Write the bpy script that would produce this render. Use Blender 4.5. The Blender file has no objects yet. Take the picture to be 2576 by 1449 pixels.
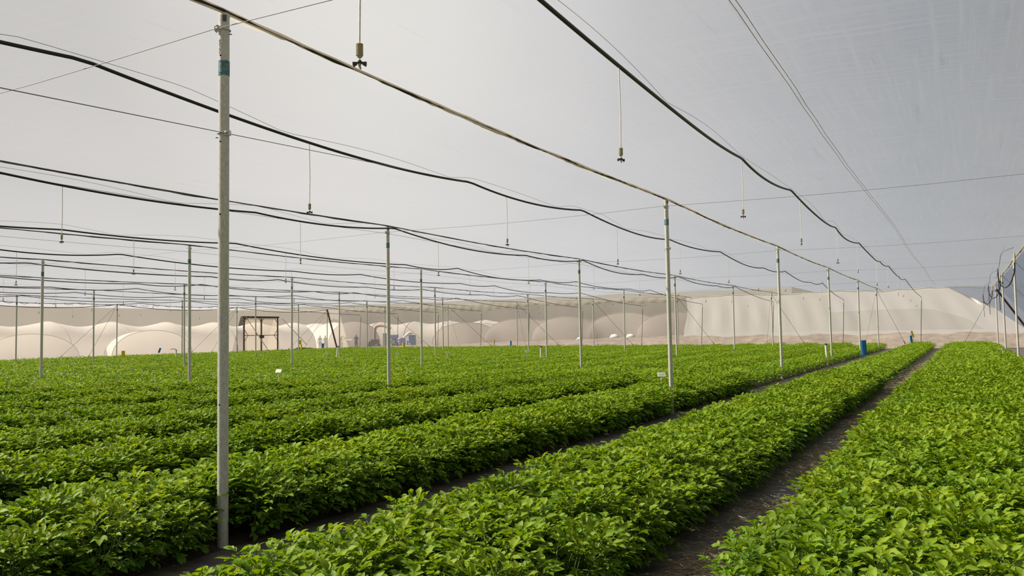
import bpy, math, random
import numpy as np
from mathutils import Vector, Matrix, Euler

# ------------------------------------------------------------------ camera, sky, sun, exposure
C = bpy.context.scene.collection
scene = bpy.context.scene

EYE = Vector((0, 0, 1.51))
cam_data = bpy.data.cameras.new('camera')
cam = bpy.data.objects.new('camera', cam_data)
C.objects.link(cam)
cam_data.sensor_width = 36.0
cam_data.lens = 28.767
cam_data.clip_start = 0.05
cam_data.clip_end = 1500
R_ = Vector((0.87516217, 0.48353082, -0.01700387))
F_ = Vector((-0.48205042, 0.87441637, 0.05498548))
U_ = R_.cross(F_)
cam.matrix_world = Matrix(((R_.x, U_.x, -F_.x, EYE.x), (R_.y, U_.y, -F_.y, EYE.y), (R_.z, U_.z, -F_.z, EYE.z), (0, 0, 0, 1)))
scene.camera = cam

def dir_from(az, el):            # az: degrees left of +Y
    a, e = math.radians(az), math.radians(el)
    return Vector((-math.sin(a) * math.cos(e), math.cos(a) * math.cos(e), math.sin(e)))

SUN_DIR = dir_from(108, 41)
GLOW_DIR = dir_from(38, 21)
sun = bpy.data.lights.new('sun', 'SUN')
sun.energy = 11.0
sun.angle = math.radians(1.2)
sun.color = (1.0, 0.91, 0.76)
so = bpy.data.objects.new('sun', sun)
so.rotation_euler = SUN_DIR.to_track_quat('Z', 'Y').to_euler()
C.objects.link(so)

world = bpy.data.worlds.new('hazy_sky')
scene.world = world
world.use_nodes = True
nt = world.node_tree
nt.nodes.clear()
wo = nt.nodes.new('ShaderNodeOutputWorld')
bg = nt.nodes.new('ShaderNodeBackground')
tc = nt.nodes.new('ShaderNodeTexCoord')
def vdot(v):
    n = nt.nodes.new('ShaderNodeVectorMath'); n.operation = 'DOT_PRODUCT'
    nt.links.new(tc.outputs['Generated'], n.inputs[0]); n.inputs[1].default_value = v
    return n.outputs['Value']
def ramp(val, stops):
    r = nt.nodes.new('ShaderNodeValToRGB')
    nt.links.new(val, r.inputs[0])
    el = r.color_ramp.elements
    while len(el) < len(stops): el.new(0.5)
    for e, (p, c) in zip(el, stops):
        e.position = p; e.color = (*c, 1)
    return r.outputs[0]
# broad haze: warm and bright on the sun's side, bluer away from it, plus a bright sky patch added to make the roof net glow
sky = ramp(vdot(Vector((-0.80, 0.55, 0.24)).normalized()), [(0.0, (.11, .13, .17)), (0.35, (.10, .13, .18)), (0.62, (.20, .25, .34)), (0.85, (.50, .52, .60)), (1.0, (.56, .56, .60))])
glow_patch = ramp(vdot(GLOW_DIR), [(0.0, (0, 0, 0)), (0.88, (0, 0, 0)), (0.955, (.07, .068, .06)), (0.985, (.22, .21, .19)), (1.0, (.36, .35, .31))])
add = nt.nodes.new('ShaderNodeMix'); add.data_type = 'RGBA'; add.blend_type = 'ADD'; add.inputs[0].default_value = 1.0
sep_ = nt.nodes.new('ShaderNodeSeparateXYZ'); nt.links.new(tc.outputs['Generated'], sep_.inputs[0])
haze = ramp(sep_.outputs['Z'], [(0.0, (.15, .145, .14)), (0.10, (.13, .13, .13)), (0.30, (0, 0, 0))])
add0 = nt.nodes.new('ShaderNodeMix'); add0.data_type = 'RGBA'; add0.blend_type = 'ADD'; add0.inputs[0].default_value = 1.0
nt.links.new(sky, add0.inputs[6]); nt.links.new(haze, add0.inputs[7]); sky = add0.outputs[2]
nt.links.new(sky, add.inputs[6]); nt.links.new(glow_patch, add.inputs[7])
nt.links.new(add.outputs[2], bg.inputs['Color'])
bg.inputs['Strength'].default_value = 1.0
nt.links.new(bg.outputs[0], wo.inputs['Surface'])

scene.view_settings.view_transform = 'Standard'
scene.view_settings.look = 'None'
scene.view_settings.gamma = 1.0
scene.view_settings.exposure = 0.0
scene.view_settings.use_curve_mapping = False
scene.cycles.transparent_max_bounces = 24
scene.cycles.max_bounces = 8
scene.cycles.diffuse_bounces = 4
scene.cycles.transmission_bounces = 4
scene.cycles.sample_clamp_indirect = 6.0

rng = random.Random(7)

# ------------------------------------------------------------------ materials
def new_mat(name):
    m = bpy.data.materials.new(name); m.use_nodes = True
    m.node_tree.nodes.clear()
    return m, m.node_tree

def N(t, typ, **kw):
    n = t.nodes.new(typ)
    for k, v in kw.items():
        setattr(n, k, v)
    return n

def coord(t, scale=(1, 1, 1), kind='Object', rot=(0, 0, 0)):
    c = N(t, 'ShaderNodeTexCoord'); mp = N(t, 'ShaderNodeMapping')
    mp.inputs['Scale'].default_value = scale
    mp.inputs['Rotation'].default_value = rot
    t.links.new(c.outputs[kind], mp.inputs[0])
    return mp.outputs[0]

def noise(t, vec, scale, detail=4, rough=0.6):
    n = N(t, 'ShaderNodeTexNoise')
    n.inputs['Scale'].default_value = scale; n.inputs['Detail'].default_value = detail; n.inputs['Roughness'].default_value = rough
    t.links.new(vec, n.inputs['Vector'])
    return n.outputs['Fac']

def cramp(t, val, stops):
    r = N(t, 'ShaderNodeValToRGB'); t.links.new(val, r.inputs[0])
    el = r.color_ramp.elements
    while len(el) < len(stops): el.new(0.5)
    for e, (p, c) in zip(el, stops):
        if not isinstance(c, tuple): c = (c, c, c)
        e.position = p; e.color = (*c, 1)
    return r.outputs[0]

def simple(name, col, rough=0.6, metal=0.0, var=0.12, scale=20, stretch=(1, 1, 1), bump=0.0):
    m, t = new_mat(name)
    b = N(t, 'ShaderNodeBsdfPrincipled'); o = N(t, 'ShaderNodeOutputMaterial')
    b.inputs['Roughness'].default_value = rough; b.inputs['Metallic'].default_value = metal
    nz = noise(t, coord(t, stretch), scale)
    lo = tuple(c * (1 - var * 1.6) for c in col); hi = tuple(min(1, c * (1 + var)) for c in col)
    t.links.new(cramp(t, nz, [(0.3, lo), (0.7, hi)]), b.inputs['Base Color'])
    if bump:
        bp = N(t, 'ShaderNodeBump'); bp.inputs['Strength'].default_value = bump
        t.links.new(nz, bp.inputs['Height']); t.links.new(bp.outputs[0], b.inputs['Normal'])
    t.links.new(b.outputs[0], o.inputs[0])
    return m

def cloth(name, col, trans_col, clear, streak_scale=(1, 1, 1), streak=0.05, rough_var=0.06, stains=None, rot=0.0, cross=None, back=0.45):
    """woven insect net: partly see-through, partly scattering light through and back"""
    m, t = new_mat(name)
    o = N(t, 'ShaderNodeOutputMaterial')
    tr = N(t, 'ShaderNodeBsdfTransparent'); tl = N(t, 'ShaderNodeBsdfTranslucent'); df = N(t, 'ShaderNodeBsdfDiffuse')
    s1 = noise(t, coord(t, streak_scale, rot=(0, 0, rot)), 3.0, 6, 0.75)
    if cross is not None:
        sx = noise(t, coord(t, cross), 3.0, 6, 0.75)
        ms = N(t, 'ShaderNodeMath', operation='MAXIMUM'); t.links.new(s1, ms.inputs[0]); t.links.new(sx, ms.inputs[1]); s1 = ms.outputs[0]
    s2 = noise(t, coord(t, (1, 1, 1)), 0.35, 3, 0.5)
    mul = N(t, 'ShaderNodeMath', operation='MULTIPLY_ADD'); mul.inputs[1].default_value = 2 * streak; mul.inputs[2].default_value = 1 - streak - rough_var
    t.links.new(s1, mul.inputs[0])
    mul2 = N(t, 'ShaderNodeMath', operation='MULTIPLY_ADD'); mul2.inputs[1].default_value = 2 * rough_var
    t.links.new(s2, mul2.inputs[0]); t.links.new(mul.outputs[0], mul2.inputs[2])
    fac = mul2.outputs[0]
    def tint(c):
        v = N(t, 'ShaderNodeVectorMath', operation='SCALE'); v.inputs[0].default_value = c
        t.links.new(fac, v.inputs['Scale']); return v.outputs[0]
    a = tint(col)
    if stains is not None:
        mx = N(t, 'ShaderNodeMix', data_type='RGBA'); t.links.new(a, mx.inputs[6])
        mx.inputs[7].default_value = (.30, .29, .22, 1)
        st = noise(t, coord(t, stains), 1.0, 5, 0.7)
        t.links.new(cramp(t, st, [(0.61, 0.0), (0.70, 0.55)]), mx.inputs[0])
        a = mx.outputs[2]
    t.links.new(a, tl.inputs['Color']); t.links.new(a, df.inputs['Color'])
    tr.inputs['Color'].default_value = (*trans_col, 1)
    m1 = N(t, 'ShaderNodeMixShader'); m1.inputs[0].default_value = back
    t.links.new(tl.outputs[0], m1.inputs[1]); t.links.new(df.outputs[0], m1.inputs[2])
    m2 = N(t, 'ShaderNodeMixShader'); m2.inputs[0].default_value = clear
    if cross is not None:
        cv = N(t, 'ShaderNodeMath', operation='MULTIPLY_ADD'); cv.inputs[1].default_value = -.28; cv.inputs[2].default_value = clear + .28 * .56
        t.links.new(s1, cv.inputs[0]); t.links.new(cv.outputs[0], m2.inputs[0])
    t.links.new(m1.outputs[0], m2.inputs[1]); t.links.new(tr.outputs[0], m2.inputs[2])
    t.links.new(m2.outputs[0], o.inputs[0])
    return m

M = {}
M['roof'] = cloth('white_roof_net', (.395, .395, .395), (1, 1, 1), 0.56, (0.12, 5, 1), 0.20, 0.07, stains=(7.0, 0.5, 1), cross=(6, .15, 1))
M['wall'] = cloth('white_wall_net', (.46, .43, .405), (1, 1, 1), 0.58, (5, 5, 0.4), 0.05, 0.06)
M['thin_panel'] = cloth('thin_white_cloth', (.80, .77, .70), (1, 1, 1), 0.72, (5, 5, 0.4), 0.05, 0.05)
M['panel'] = cloth('white_cloth', (.97, .94, .90), (1, 1, 1), 0.12, (5, 5, 0.4), 0.05, 0.05, back=.2)
M['flap'] = cloth('cream_cloth_edge', (.72, .67, .58), (1, 1, 1), 0.05, (3, 3, 6), 0.12, 0.06)
M['tunnel'] = cloth('tunnel_cloth', (.82, .785, .75), (1, 1, 1), 0.03, (3, 3, 1), 0.06, 0.06)
M['door_net'] = cloth('beige_door_net', (.50, .44, .37), (1, 1, 1), 0.40, (6, 6, 0.5), 0.08, 0.06)
M['shade_net'] = cloth('grey_shade_net', (.36, .34, .31), (1, 1, 1), 0.05, (4, 4, 0.5), 0.08, 0.08)

def galv():
    m, t = new_mat('galvanised_steel')
    b = N(t, 'ShaderNodeBsdfPrincipled'); o = N(t, 'ShaderNodeOutputMaterial')
    sp = noise(t, coord(t, (1, 1, .5)), 60, 5, .7)
    st = noise(t, coord(t, (14, 14, .7)), 2.2, 4, .6)
    c1 = cramp(t, sp, [(.3, (.46, .46, .42)), (.7, (.72, .71, .65))])
    c2 = cramp(t, st, [(.26, (.72, .69, .60)), (.40, (1, 1, 1))])
    mx = N(t, 'ShaderNodeMix', data_type='RGBA', blend_type='MULTIPLY'); mx.inputs[0].default_value = .8
    t.links.new(c1, mx.inputs[6]); t.links.new(c2, mx.inputs[7]); t.links.new(mx.outputs[2], b.inputs['Base Color'])
    b.inputs['Metallic'].default_value = .12; b.inputs['Roughness'].default_value = .5
    t.links.new(b.outputs[0], o.inputs[0])
    return m
M['galv'] = galv()
M['bolt'] = simple('zinc_bolt', (.62, .60, .54), .4, .7, .1, 60)
M['dark_steel'] = simple('dark_steel_wire', (.13, .13, .13), .6, .4, .1, 30)
M['hole'] = simple('black_hole', (.01, .01, .01), .9)
M['wire'] = simple('galvanised_wire', (.20, .20, .20), .5, .3, .1, 30)
M['pipe'] = simple('black_polyethylene', (.012, .012, .014), .45, 0, .1, 10)
M['tube'] = simple('white_micro_tube', (.85, .84, .80), .5)
M['weight'] = simple('beige_plastic', (.50, .45, .30), .5)
M['rotor'] = simple('dark_grey_plastic', (.05, .045, .035), .5)
M['nozzle'] = simple('pinkish_plastic', (.45, .32, .26), .5)
M['sticker'] = simple('teal_sticker', (.09, .20, .22), .5, 0, .4, 45)
M['sticker_in'] = simple('pale_teal_print', (.20, .40, .40), .5, 0, .3, 60)
M['rope'] = simple('dirty_cream_cord', (.45, .42, .34), .9, 0, .3, 14, (1, 1, 1), .3)
M['hem_grey'] = simple('grey_net_hem', (.20, .19, .17), .9, 0, .3, 14)
M['dark_rope'] = simple('dark_cord', (.045, .035, .028), .9, 0, .3, 10)
M['white'] = simple('white_plastic', (.88, .88, .84), .5, 0, .04, 10)
M['ink'] = simple('grey_ink', (.45, .45, .46), .8)
M['yellow'] = simple('yellow_trap', (.85, .72, .02), .6, 0, .08, 20)
M['blue'] = simple('blue_trap', (.01, .22, .60), .6, 0, .12, 30)
M['pvc'] = simple('white_pvc', (.80, .80, .76), .5, 0, .06, 10)
M['rust'] = simple('brown_rusty_steel', (.14, .105, .075), .8, .2, .25, 12)
M['drum'] = simple('light_blue_plastic', (.16, .32, .62), .5, 0, .1, 4)
M['drum2'] = simple('violet_blue_plastic', (.22, .22, .58), .5, 0, .1, 4)
M['crate'] = simple('lilac_plastic_crate', (.35, .30, .66), .6)
M['green_box'] = simple('mint_green_box', (.20, .62, .50), .6)
M['machine'] = simple('dark_green_machine', (.05, .07, .06), .5)
M['skin'] = simple('skin', (.30, .16, .10), .6)
M['hair'] = simple('dark_hair', (.02, .015, .012), .7)
M['dark_cloth'] = simple('dark_grey_clothes', (.05, .045, .06), .9)
M['yellow_cloth'] = simple('yellow_raincoat', (.75, .70, .16), .7)
M['pink_cloth'] = simple('pink_shirt', (.62, .30, .30), .9)
M['bag'] = simple('white_sack', (.82, .82, .80), .8)
M['brown_pipe'] = simple('tan_cloth', (.45, .30, .20), .9)
M['soil'] = simple('pale_dry_soil', (.25, .20, .16), .95, 0, .25, 1.6, (1, 1, 1), .4)
M['bed_soil'] = simple('dark_bed_soil', (.05, .035, .022), .95, 0, .3, 6)
M['hoop'] = simple('beige_hoop', (.40, .37, .33), .8)
M['straw'] = simple('dry_straw', (.48, .38, .25), .9, 0, .3, 30)

def ground_mat():
    m, t = new_mat('black_ground_cover')
    b = N(t, 'ShaderNodeBsdfPrincipled'); o = N(t, 'ShaderNodeOutputMaterial')
    wave = N(t, 'ShaderNodeTexWave', wave_type='BANDS', bands_direction='X')
    wave.inputs['Scale'].default_value = 60; wave.inputs['Distortion'].default_value = 1.0
    t.links.new(coord(t), wave.inputs['Vector'])
    base = cramp(t, wave.outputs['Fac'], [(0, (.055, .053, .062)), (1, (.095, .090, .100))])
    dust = noise(t, coord(t, (1.2, 3.5, 1)), 1.8, 8, .72)
    mx = N(t, 'ShaderNodeMix', data_type='RGBA'); t.links.new(base, mx.inputs[6]); mx.inputs[7].default_value = (.22, .18, .14, 1)
    t.links.new(cramp(t, dust, [(.42, 0.10), (.66, .9)]), mx.inputs[0])
    t.links.new(mx.outputs[2], b.inputs['Base Color'])
    b.inputs['Roughness'].default_value = .75
    bp = N(t, 'ShaderNodeBump'); bp.inputs['Strength'].default_value = .5; bp.inputs['Distance'].default_value = .02
    t.links.new(dust, bp.inputs['Height']); t.links.new(bp.outputs[0], b.inputs['Normal'])
    t.links.new(b.outputs[0], o.inputs[0])
    return m
M['ground'] = ground_mat()

def leaf_mat():
    m, t = new_mat('potato_leaf')
    o = N(t, 'ShaderNodeOutputMaterial')
    at = N(t, 'ShaderNodeAttribute', attribute_name='tint')          # per leaflet colour variation, shade painted into low leaves, and per point vein
    inst = noise(t, coord(t, (1, 1, 1), 'Object'), 3.0, 2)
    geo = N(t, 'ShaderNodeNewGeometry')
    wn = N(t, 'ShaderNodeTexNoise'); wn.inputs['Scale'].default_value = 1.1; wn.inputs['Detail'].default_value = 4
    t.links.new(geo.outputs['Position'], wn.inputs['Vector'])
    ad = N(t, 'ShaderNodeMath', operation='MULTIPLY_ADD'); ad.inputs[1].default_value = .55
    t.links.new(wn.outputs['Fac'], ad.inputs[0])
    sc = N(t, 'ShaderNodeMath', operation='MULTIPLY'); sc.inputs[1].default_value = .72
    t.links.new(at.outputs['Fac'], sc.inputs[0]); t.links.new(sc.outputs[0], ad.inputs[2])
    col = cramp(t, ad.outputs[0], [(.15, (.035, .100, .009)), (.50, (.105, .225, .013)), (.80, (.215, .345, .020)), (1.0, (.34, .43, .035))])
    b = N(t, 'ShaderNodeBsdfPrincipled'); b.inputs['Roughness'].default_value = .55
    b.inputs['Specular IOR Level'].default_value = .26
    t.links.new(col, b.inputs['Base Color'])
    tl = N(t, 'ShaderNodeBsdfTranslucent')
    h = N(t, 'ShaderNodeMix', data_type='RGBA', blend_type='MULTIPLY'); h.inputs[0].default_value = 1
    t.links.new(col, h.inputs[6]); h.inputs[7].default_value = (1.5, 1.35, .5, 1)
    t.links.new(h.outputs[2], tl.inputs['Color'])
    mx = N(t, 'ShaderNodeMixShader'); mx.inputs[0].default_value = .34
    t.links.new(b.outputs[0], mx.inputs[1]); t.links.new(tl.outputs[0], mx.inputs[2])
    t.links.new(mx.outputs[0], o.inputs[0])
    return m
M['leaf'] = leaf_mat()
M['stem'] = simple('green_stem', (.09, .15, .03), .6)

# ------------------------------------------------------------------ mesh helpers
class MB:
    def __init__(s): s.v = []; s.f = []; s.m = []; s.smooth = []
    def add(s, vs, fs, mi=0, sm=True):
        o = len(s.v); s.v += [tuple(v) for v in vs]
        s.f += [tuple(i + o for i in f) for f in fs]; s.m += [mi] * len(fs); s.smooth += [sm] * len(fs)
    def box(s, c, size, mi=0, rot=None):
        x, y, z = [d / 2 for d in size]; c = Vector(c)
        vs = [Vector((a * x, b * y, d * z)) for a in (-1, 1) for b in (-1, 1) for d in (-1, 1)]
        if rot is not None: vs = [rot @ v for v in vs]
        s.add([v + c for v in vs], [(0, 1, 3, 2), (4, 6, 7, 5), (0, 4, 5, 1), (2, 3, 7, 6), (0, 2, 6, 4), (1, 5, 7, 3)], mi, False)
    def tube(s, pts, r, n=8, mi=0, cap=True):
        pts = [Vector(p) for p in pts]
        rs = r if isinstance(r, (list, tuple)) else [r] * len(pts)
        vs = []; prev = None
        for i, p in enumerate(pts):
            d = (pts[min(i + 1, len(pts) - 1)] - pts[max(i - 1, 0)]).normalized()
            if prev is None:
                a = d.cross(Vector((0, 0, 1)))
                if a.length < .05: a = d.cross(Vector((1, 0, 0)))
                a.normalize()
            else:
                a = (prev - d * prev.dot(d)).normalized()
            prev = a; b = d.cross(a)
            for k in range(n):
                t = 2 * math.pi * k / n
                vs.append(p + (a * math.cos(t) + b * math.sin(t)) * rs[i])
        fs = []
        for i in range(len(pts) - 1):
            for k in range(n):
                fs.append((i * n + k, i * n + (k + 1) % n, (i + 1) * n + (k + 1) % n, (i + 1) * n + k))
        s.add(vs, fs, mi)
        if cap:
            s.add(vs[:n], [tuple(range(n))[::-1]], mi, False); s.add(vs[-n:], [tuple(range(n))], mi, False)
    def lathe(s, prof, n=16, base=(0, 0, 0), mi=0):
        b = Vector(base)
        s.tube([b + Vector((0, 0, z)) for r, z in prof], [max(r, 1e-4) for r, z in prof], n, mi)
    def build(s, name, mats, parent=None, loc=None):
        me = bpy.data.meshes.new(name)
        me.from_pydata(s.v, [], s.f)
        if not isinstance(mats, (list, tuple)): mats = [mats]
        for m in mats: me.materials.append(m)
        me.polygons.foreach_set('material_index', s.m); me.polygons.foreach_set('use_smooth', s.smooth)
        me.update()
        o = bpy.data.objects.new(name, me); C.objects.link(o)
        if parent is not None: o.parent = parent
        if loc is not None: o.location = loc
        return o

def tag(o, label=None, cat=None, group=None, kind=None):
    if label: o['label'] = label
    if cat: o['category'] = cat
    if group: o['group'] = group
    if kind: o['kind'] = kind
    return o
def empty(name, loc=(0, 0, 0), rz=0.0):
    o = bpy.data.objects.new(name, None); C.objects.link(o); o.location = loc; o.rotation_euler = (0, 0, rz)
    o.empty_display_size = .1
    return o
def copy_tree(o, parent=None):
    c = o.copy(); C.objects.link(c); c.parent = parent
    for ch in list(o.children): copy_tree(ch, c)
    return c
ORD = ['first', 'second', 'third', 'fourth', 'fifth', 'sixth', 'seventh', 'eighth', 'ninth', 'tenth', 'eleventh', 'twelfth', 'thirteenth', 'fourteenth']

# ------------------------------------------------------------------ layout
XA, Y0, S, W, H = -4.718, 4.199, 10.293, 6.394, 3.91
COLX = {c: XA - j * W for j, c in enumerate('ABCDEFGH')}
COLX['Z'] = XA + W
def YI(i): return Y0 + i * S
END_TOP, END_BOT = 59.0, 62.2          # end wall leans outwards
LEFT_TOP, LEFT_BOT = -51.0, -52.4
RIGHT_TOP, RIGHT_BOT = COLX['Z'] + .12, 5.3
NEAR_Y = -14.0
def lerp(a, b, t): return a + (b - a) * t

# ------------------------------------------------------------------ floor
mb = MB(); mb.add([(-420, -60, 0), (200, -60, 0), (200, 420, 0), (-420, 420, 0)], [(0, 1, 2, 3)], 0, False)
# soil outside the net
out = mb.build('floor', M['soil']); tag(out, 'pale dry soil ground around the net house', kind='structure')
mb = MB(); mb.add([(LEFT_BOT, NEAR_Y, .006), (RIGHT_BOT, NEAR_Y, .006), (RIGHT_BOT, END_BOT, .006), (LEFT_BOT, END_BOT, .006)], [(0, 1, 2, 3)], 0, False)
gc = mb.build('floor', M['ground']); tag(gc, 'black woven ground cover with dry straw in the paths', kind='structure')

# ------------------------------------------------------------------ roof net (ceiling)
def grid(name, fn, nu, nv, mat, smooth=True):
    mb = MB(); vs = [fn(i / nu, j / nv) for j in range(nv + 1) for i in range(nu + 1)]
    fs = [(j * (nu + 1) + i, j * (nu + 1) + i + 1, (j + 1) * (nu + 1) + i + 1, (j + 1) * (nu + 1) + i) for j in range(nv) for i in range(nu)]
    mb.add(vs, fs, 0, smooth)
    return mb.build(name, mat)
def roof_z(x, y):
    u = ((x - XA) / W) % 1.0; v = ((y - Y0) / S) % 1.0
    bulge = .08 * math.sin(math.pi * u) ** 1.0
    sag = .05 * math.sin(math.pi * v)
    w = .012 * math.sin(5.1 * x + 1.3 * math.sin(.9 * y)) + .008 * math.sin(3.3 * y + x)
    return H + .045 + bulge - sag * (1 - math.sin(math.pi * u)) + w * math.sin(math.pi * u)
x0, x1 = LEFT_TOP, RIGHT_TOP
nx = 8 * 16 + 2
ceil = grid('ceiling', lambda u, v: (lerp(x0, x1, u), lerp(NEAR_Y, END_TOP, v), roof_z(lerp(x0 + 1e-3, x1 - 1e-3, u), lerp(NEAR_Y, END_TOP, v))), 8 * 14, 7 * 8, M['roof'])
tag(ceil, 'white translucent insect net roof', kind='structure')

# seams sewn into the roof net: a doubled hem on the mid bay line
def seam(x, i, y1, lab):
    mb = MB()
    for dx in (-.022, .022):
        pts = [(x + dx + .03 * math.sin(y * .35), y, roof_z(x, y) - .012) for y in np.linspace(-6, y1, 80)]
        mb.tube(pts, .0035, 4)
    mb2 = mb.build('trim_%d' % i, M['rope']); tag(mb2, lab, kind='structure')
seam(-1.47, 1, 55.5, 'sewn double seam running along the roof net right of the black pipe')

# ------------------------------------------------------------------ walls
def end_fn(u, v):
    z = lerp(roof_z(lerp(LEFT_TOP, RIGHT_TOP - .01, u), END_TOP) + .01, 0, v); b = .10 * math.sin(math.pi * v) * math.sin(u * 60)
    xl, xr = lerp(LEFT_TOP, LEFT_BOT, v), lerp(RIGHT_TOP, RIGHT_BOT, v)
    return (lerp(xl, xr, u), lerp(END_TOP, END_BOT, v) + b, z)
wb = grid('wall_back', end_fn, 120, 10, M['wall']); tag(wb, 'far end wall of see-through white insect net, leaning outwards', kind='structure')
DOOR_Y0, DOOR_Y1, DOOR_X, DOOR_H = 47.45, 51.15, -50.95, 3.2
def left_pts(y, v): return (lerp(LEFT_TOP, LEFT_BOT, v) + .08 * math.sin(math.pi * v) * math.sin(y * 1.7), y, lerp(H + .03, 0, v))
def wall_left():
    mb = MB()
    ys = sorted(set([NEAR_Y + 2 * i for i in range(int((END_TOP - NEAR_Y) / 2) + 1)] + [DOOR_Y0, DOOR_Y1]))
    for a, b in zip(ys[:-1], ys[1:] ):
        if a >= DOOR_Y0 - .01 and b <= DOOR_Y1 + .01:
            vr = [0, .18]
        else:
            vr = [i / 8 for i in range(9)]
        vs = []; 
        for y in (a, b):
            vs += [left_pts(y, v) for v in vr]
        n = len(vr); mb.add(vs, [(k, k + 1, n + k + 1, n + k) for k in range(n - 1)])
    # last corner piece meets the leaning end wall
    v = [i / 8 for i in range(9)]
    vs = [left_pts(ys[-1], q) for q in v] + [(lerp(LEFT_TOP, LEFT_BOT, q), lerp(END_TOP, END_BOT, q), lerp(H + .03, 0, q)) for q in v]
    mb.add(vs, [(k, k + 1, 9 + k + 1, 9 + k) for k in range(8)])
    return mb.build('wall_left', M['wall'])
tag(wall_left(), 'left side wall of white insect net with the double door in it', kind='structure')
wr = grid('wall_right', lambda u, v: (lerp(RIGHT_TOP, RIGHT_BOT, v), lerp(NEAR_Y, lerp(END_TOP, END_BOT, v), u), lerp(H + .03, 0, v)), 40, 8, M['wall'])
tag(wr, 'right side wall of white insect net sloping outwards', kind='structure')

# opaque white cloth hung on the right half of the end wall, open strip at its foot
def on_end(x, z, off=.06):
    v = 1 - z / (H + .12); return (x, lerp(END_TOP, END_BOT, v) - off, z)
mb = MB()
xs = [i / 60 for i in range(61)]; vs = []
nz = 7
for k in range(nz):
    t = k / (nz - 1)
    for u in xs:
        xl = lerp(-17.9, -18.9, min(1, t * 1.3)) + (.35 * math.sin(t * 3))
        xr = 0.4 if t < .02 else lerp(1.0, 3.6, t)
        top, bot = roof_z(min(max(lerp(xl, xr, u), LEFT_TOP), RIGHT_TOP - .01), END_TOP) - .03, 1.02 + .06 * math.sin(u * 31) + .04 * math.sin(u * 77)
        if u > .93: top -= (u - .93) / .07 * .75
        vs.append(on_end(lerp(xl, xr, u), lerp(top, bot, t), .07 + .03 * math.sin(u * 90) * math.sin(t * 3.1)))
mb.add(vs, [(k * 61 + i, k * 61 + i + 1, (k + 1) * 61 + i + 1, (k + 1) * 61 + i) for k in range(nz - 1) for i in range(60)])
tag(mb.build('hanging_cloth', M['panel']), 'large white opaque cloth hung on the far end wall right of the bare net', 'cloth')
# faint patched cloth sheet on it
mb = MB(); vs = []
for k in range(6):
    for i in range(14):
        u = i / 13; t = k / 5
        top = 2.55 + .12 * math.sin(u * 3.1) - (max(0, u - .75) * 2.4)
        vs.append(on_end(lerp(-8.2, .2 + t * .9, u), lerp(top, 1.25, t), .16))
mb.add(vs, [(k * 14 + i, k * 14 + i + 1, (k + 1) * 14 + i + 1, (k + 1) * 14 + i) for k in range(5) for i in range(13)])
tag(mb.build('cloth_patch', M['thin_panel']), 'lower sheet of cloth patched on the white end wall near its right corner', 'cloth')

# scalloped edge of the end wall, hanging from the last wires
mb = MB(); vs = []; n = 420
xl, xr = LEFT_TOP + .2, -18.2
r2 = random.Random(3); ph = [r2.uniform(0, 6.28) for _ in range(4)]
for i in range(n + 1):
    x = lerp(xl, xr, i / n)
    u = ((x - XA) / W) % 1.0
    dip = .12 * math.sin(math.pi * u) + .06 * abs(math.sin(x * 1.9 + ph[0])) + .03 * abs(math.sin(x * 5.1 + ph[1]))
    if -40 < x < -33: dip += .22 * math.sin((x + 40) / 7 * math.pi)
    vs += [(x, END_TOP - .10, H + .06), (x, END_TOP - .16 - .03 * math.sin(x * 7), H - .02 - dip * .6), (x, END_TOP - .12, H - .10 - dip * 1.3)]
mb.add(vs, [(i * 3 + k, i * 3 + 3 + k, i * 3 + 4 + k, i * 3 + 1 + k) for i in range(n) for k in (0, 1)])
tag(mb.build('trim_2', M['flap']), 'scalloped cream cloth edge along the top of the far end wall', kind='structure')
mb = MB(); mb.tube([(x, END_TOP - .2, roof_z(x - .02, END_TOP) - .06 - .05 * abs(math.sin(x * 1.7))) for x in np.linspace(-17.5, RIGHT_TOP, 200)], .022, 5)
tag(mb.build('trim_3', M['rope']), 'lacing cord along the top of the white end wall', kind='structure')
mb = MB()
y = 0.0
while y < 46:
    d = .05 * math.sin(y * 2.3)
    mb.tube([(LEFT_TOP + .12, y, H + .0 + d * .4), (LEFT_TOP + .16, y + .28, H - .07 + d * .4), (LEFT_TOP + .12, y + .56, H + d * .4)], .013, 5)
    y += .95
tag(mb.build('trim_4', M['dark_rope']), 'dark dashed lacing along the top of the left side wall', kind='structure')

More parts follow.
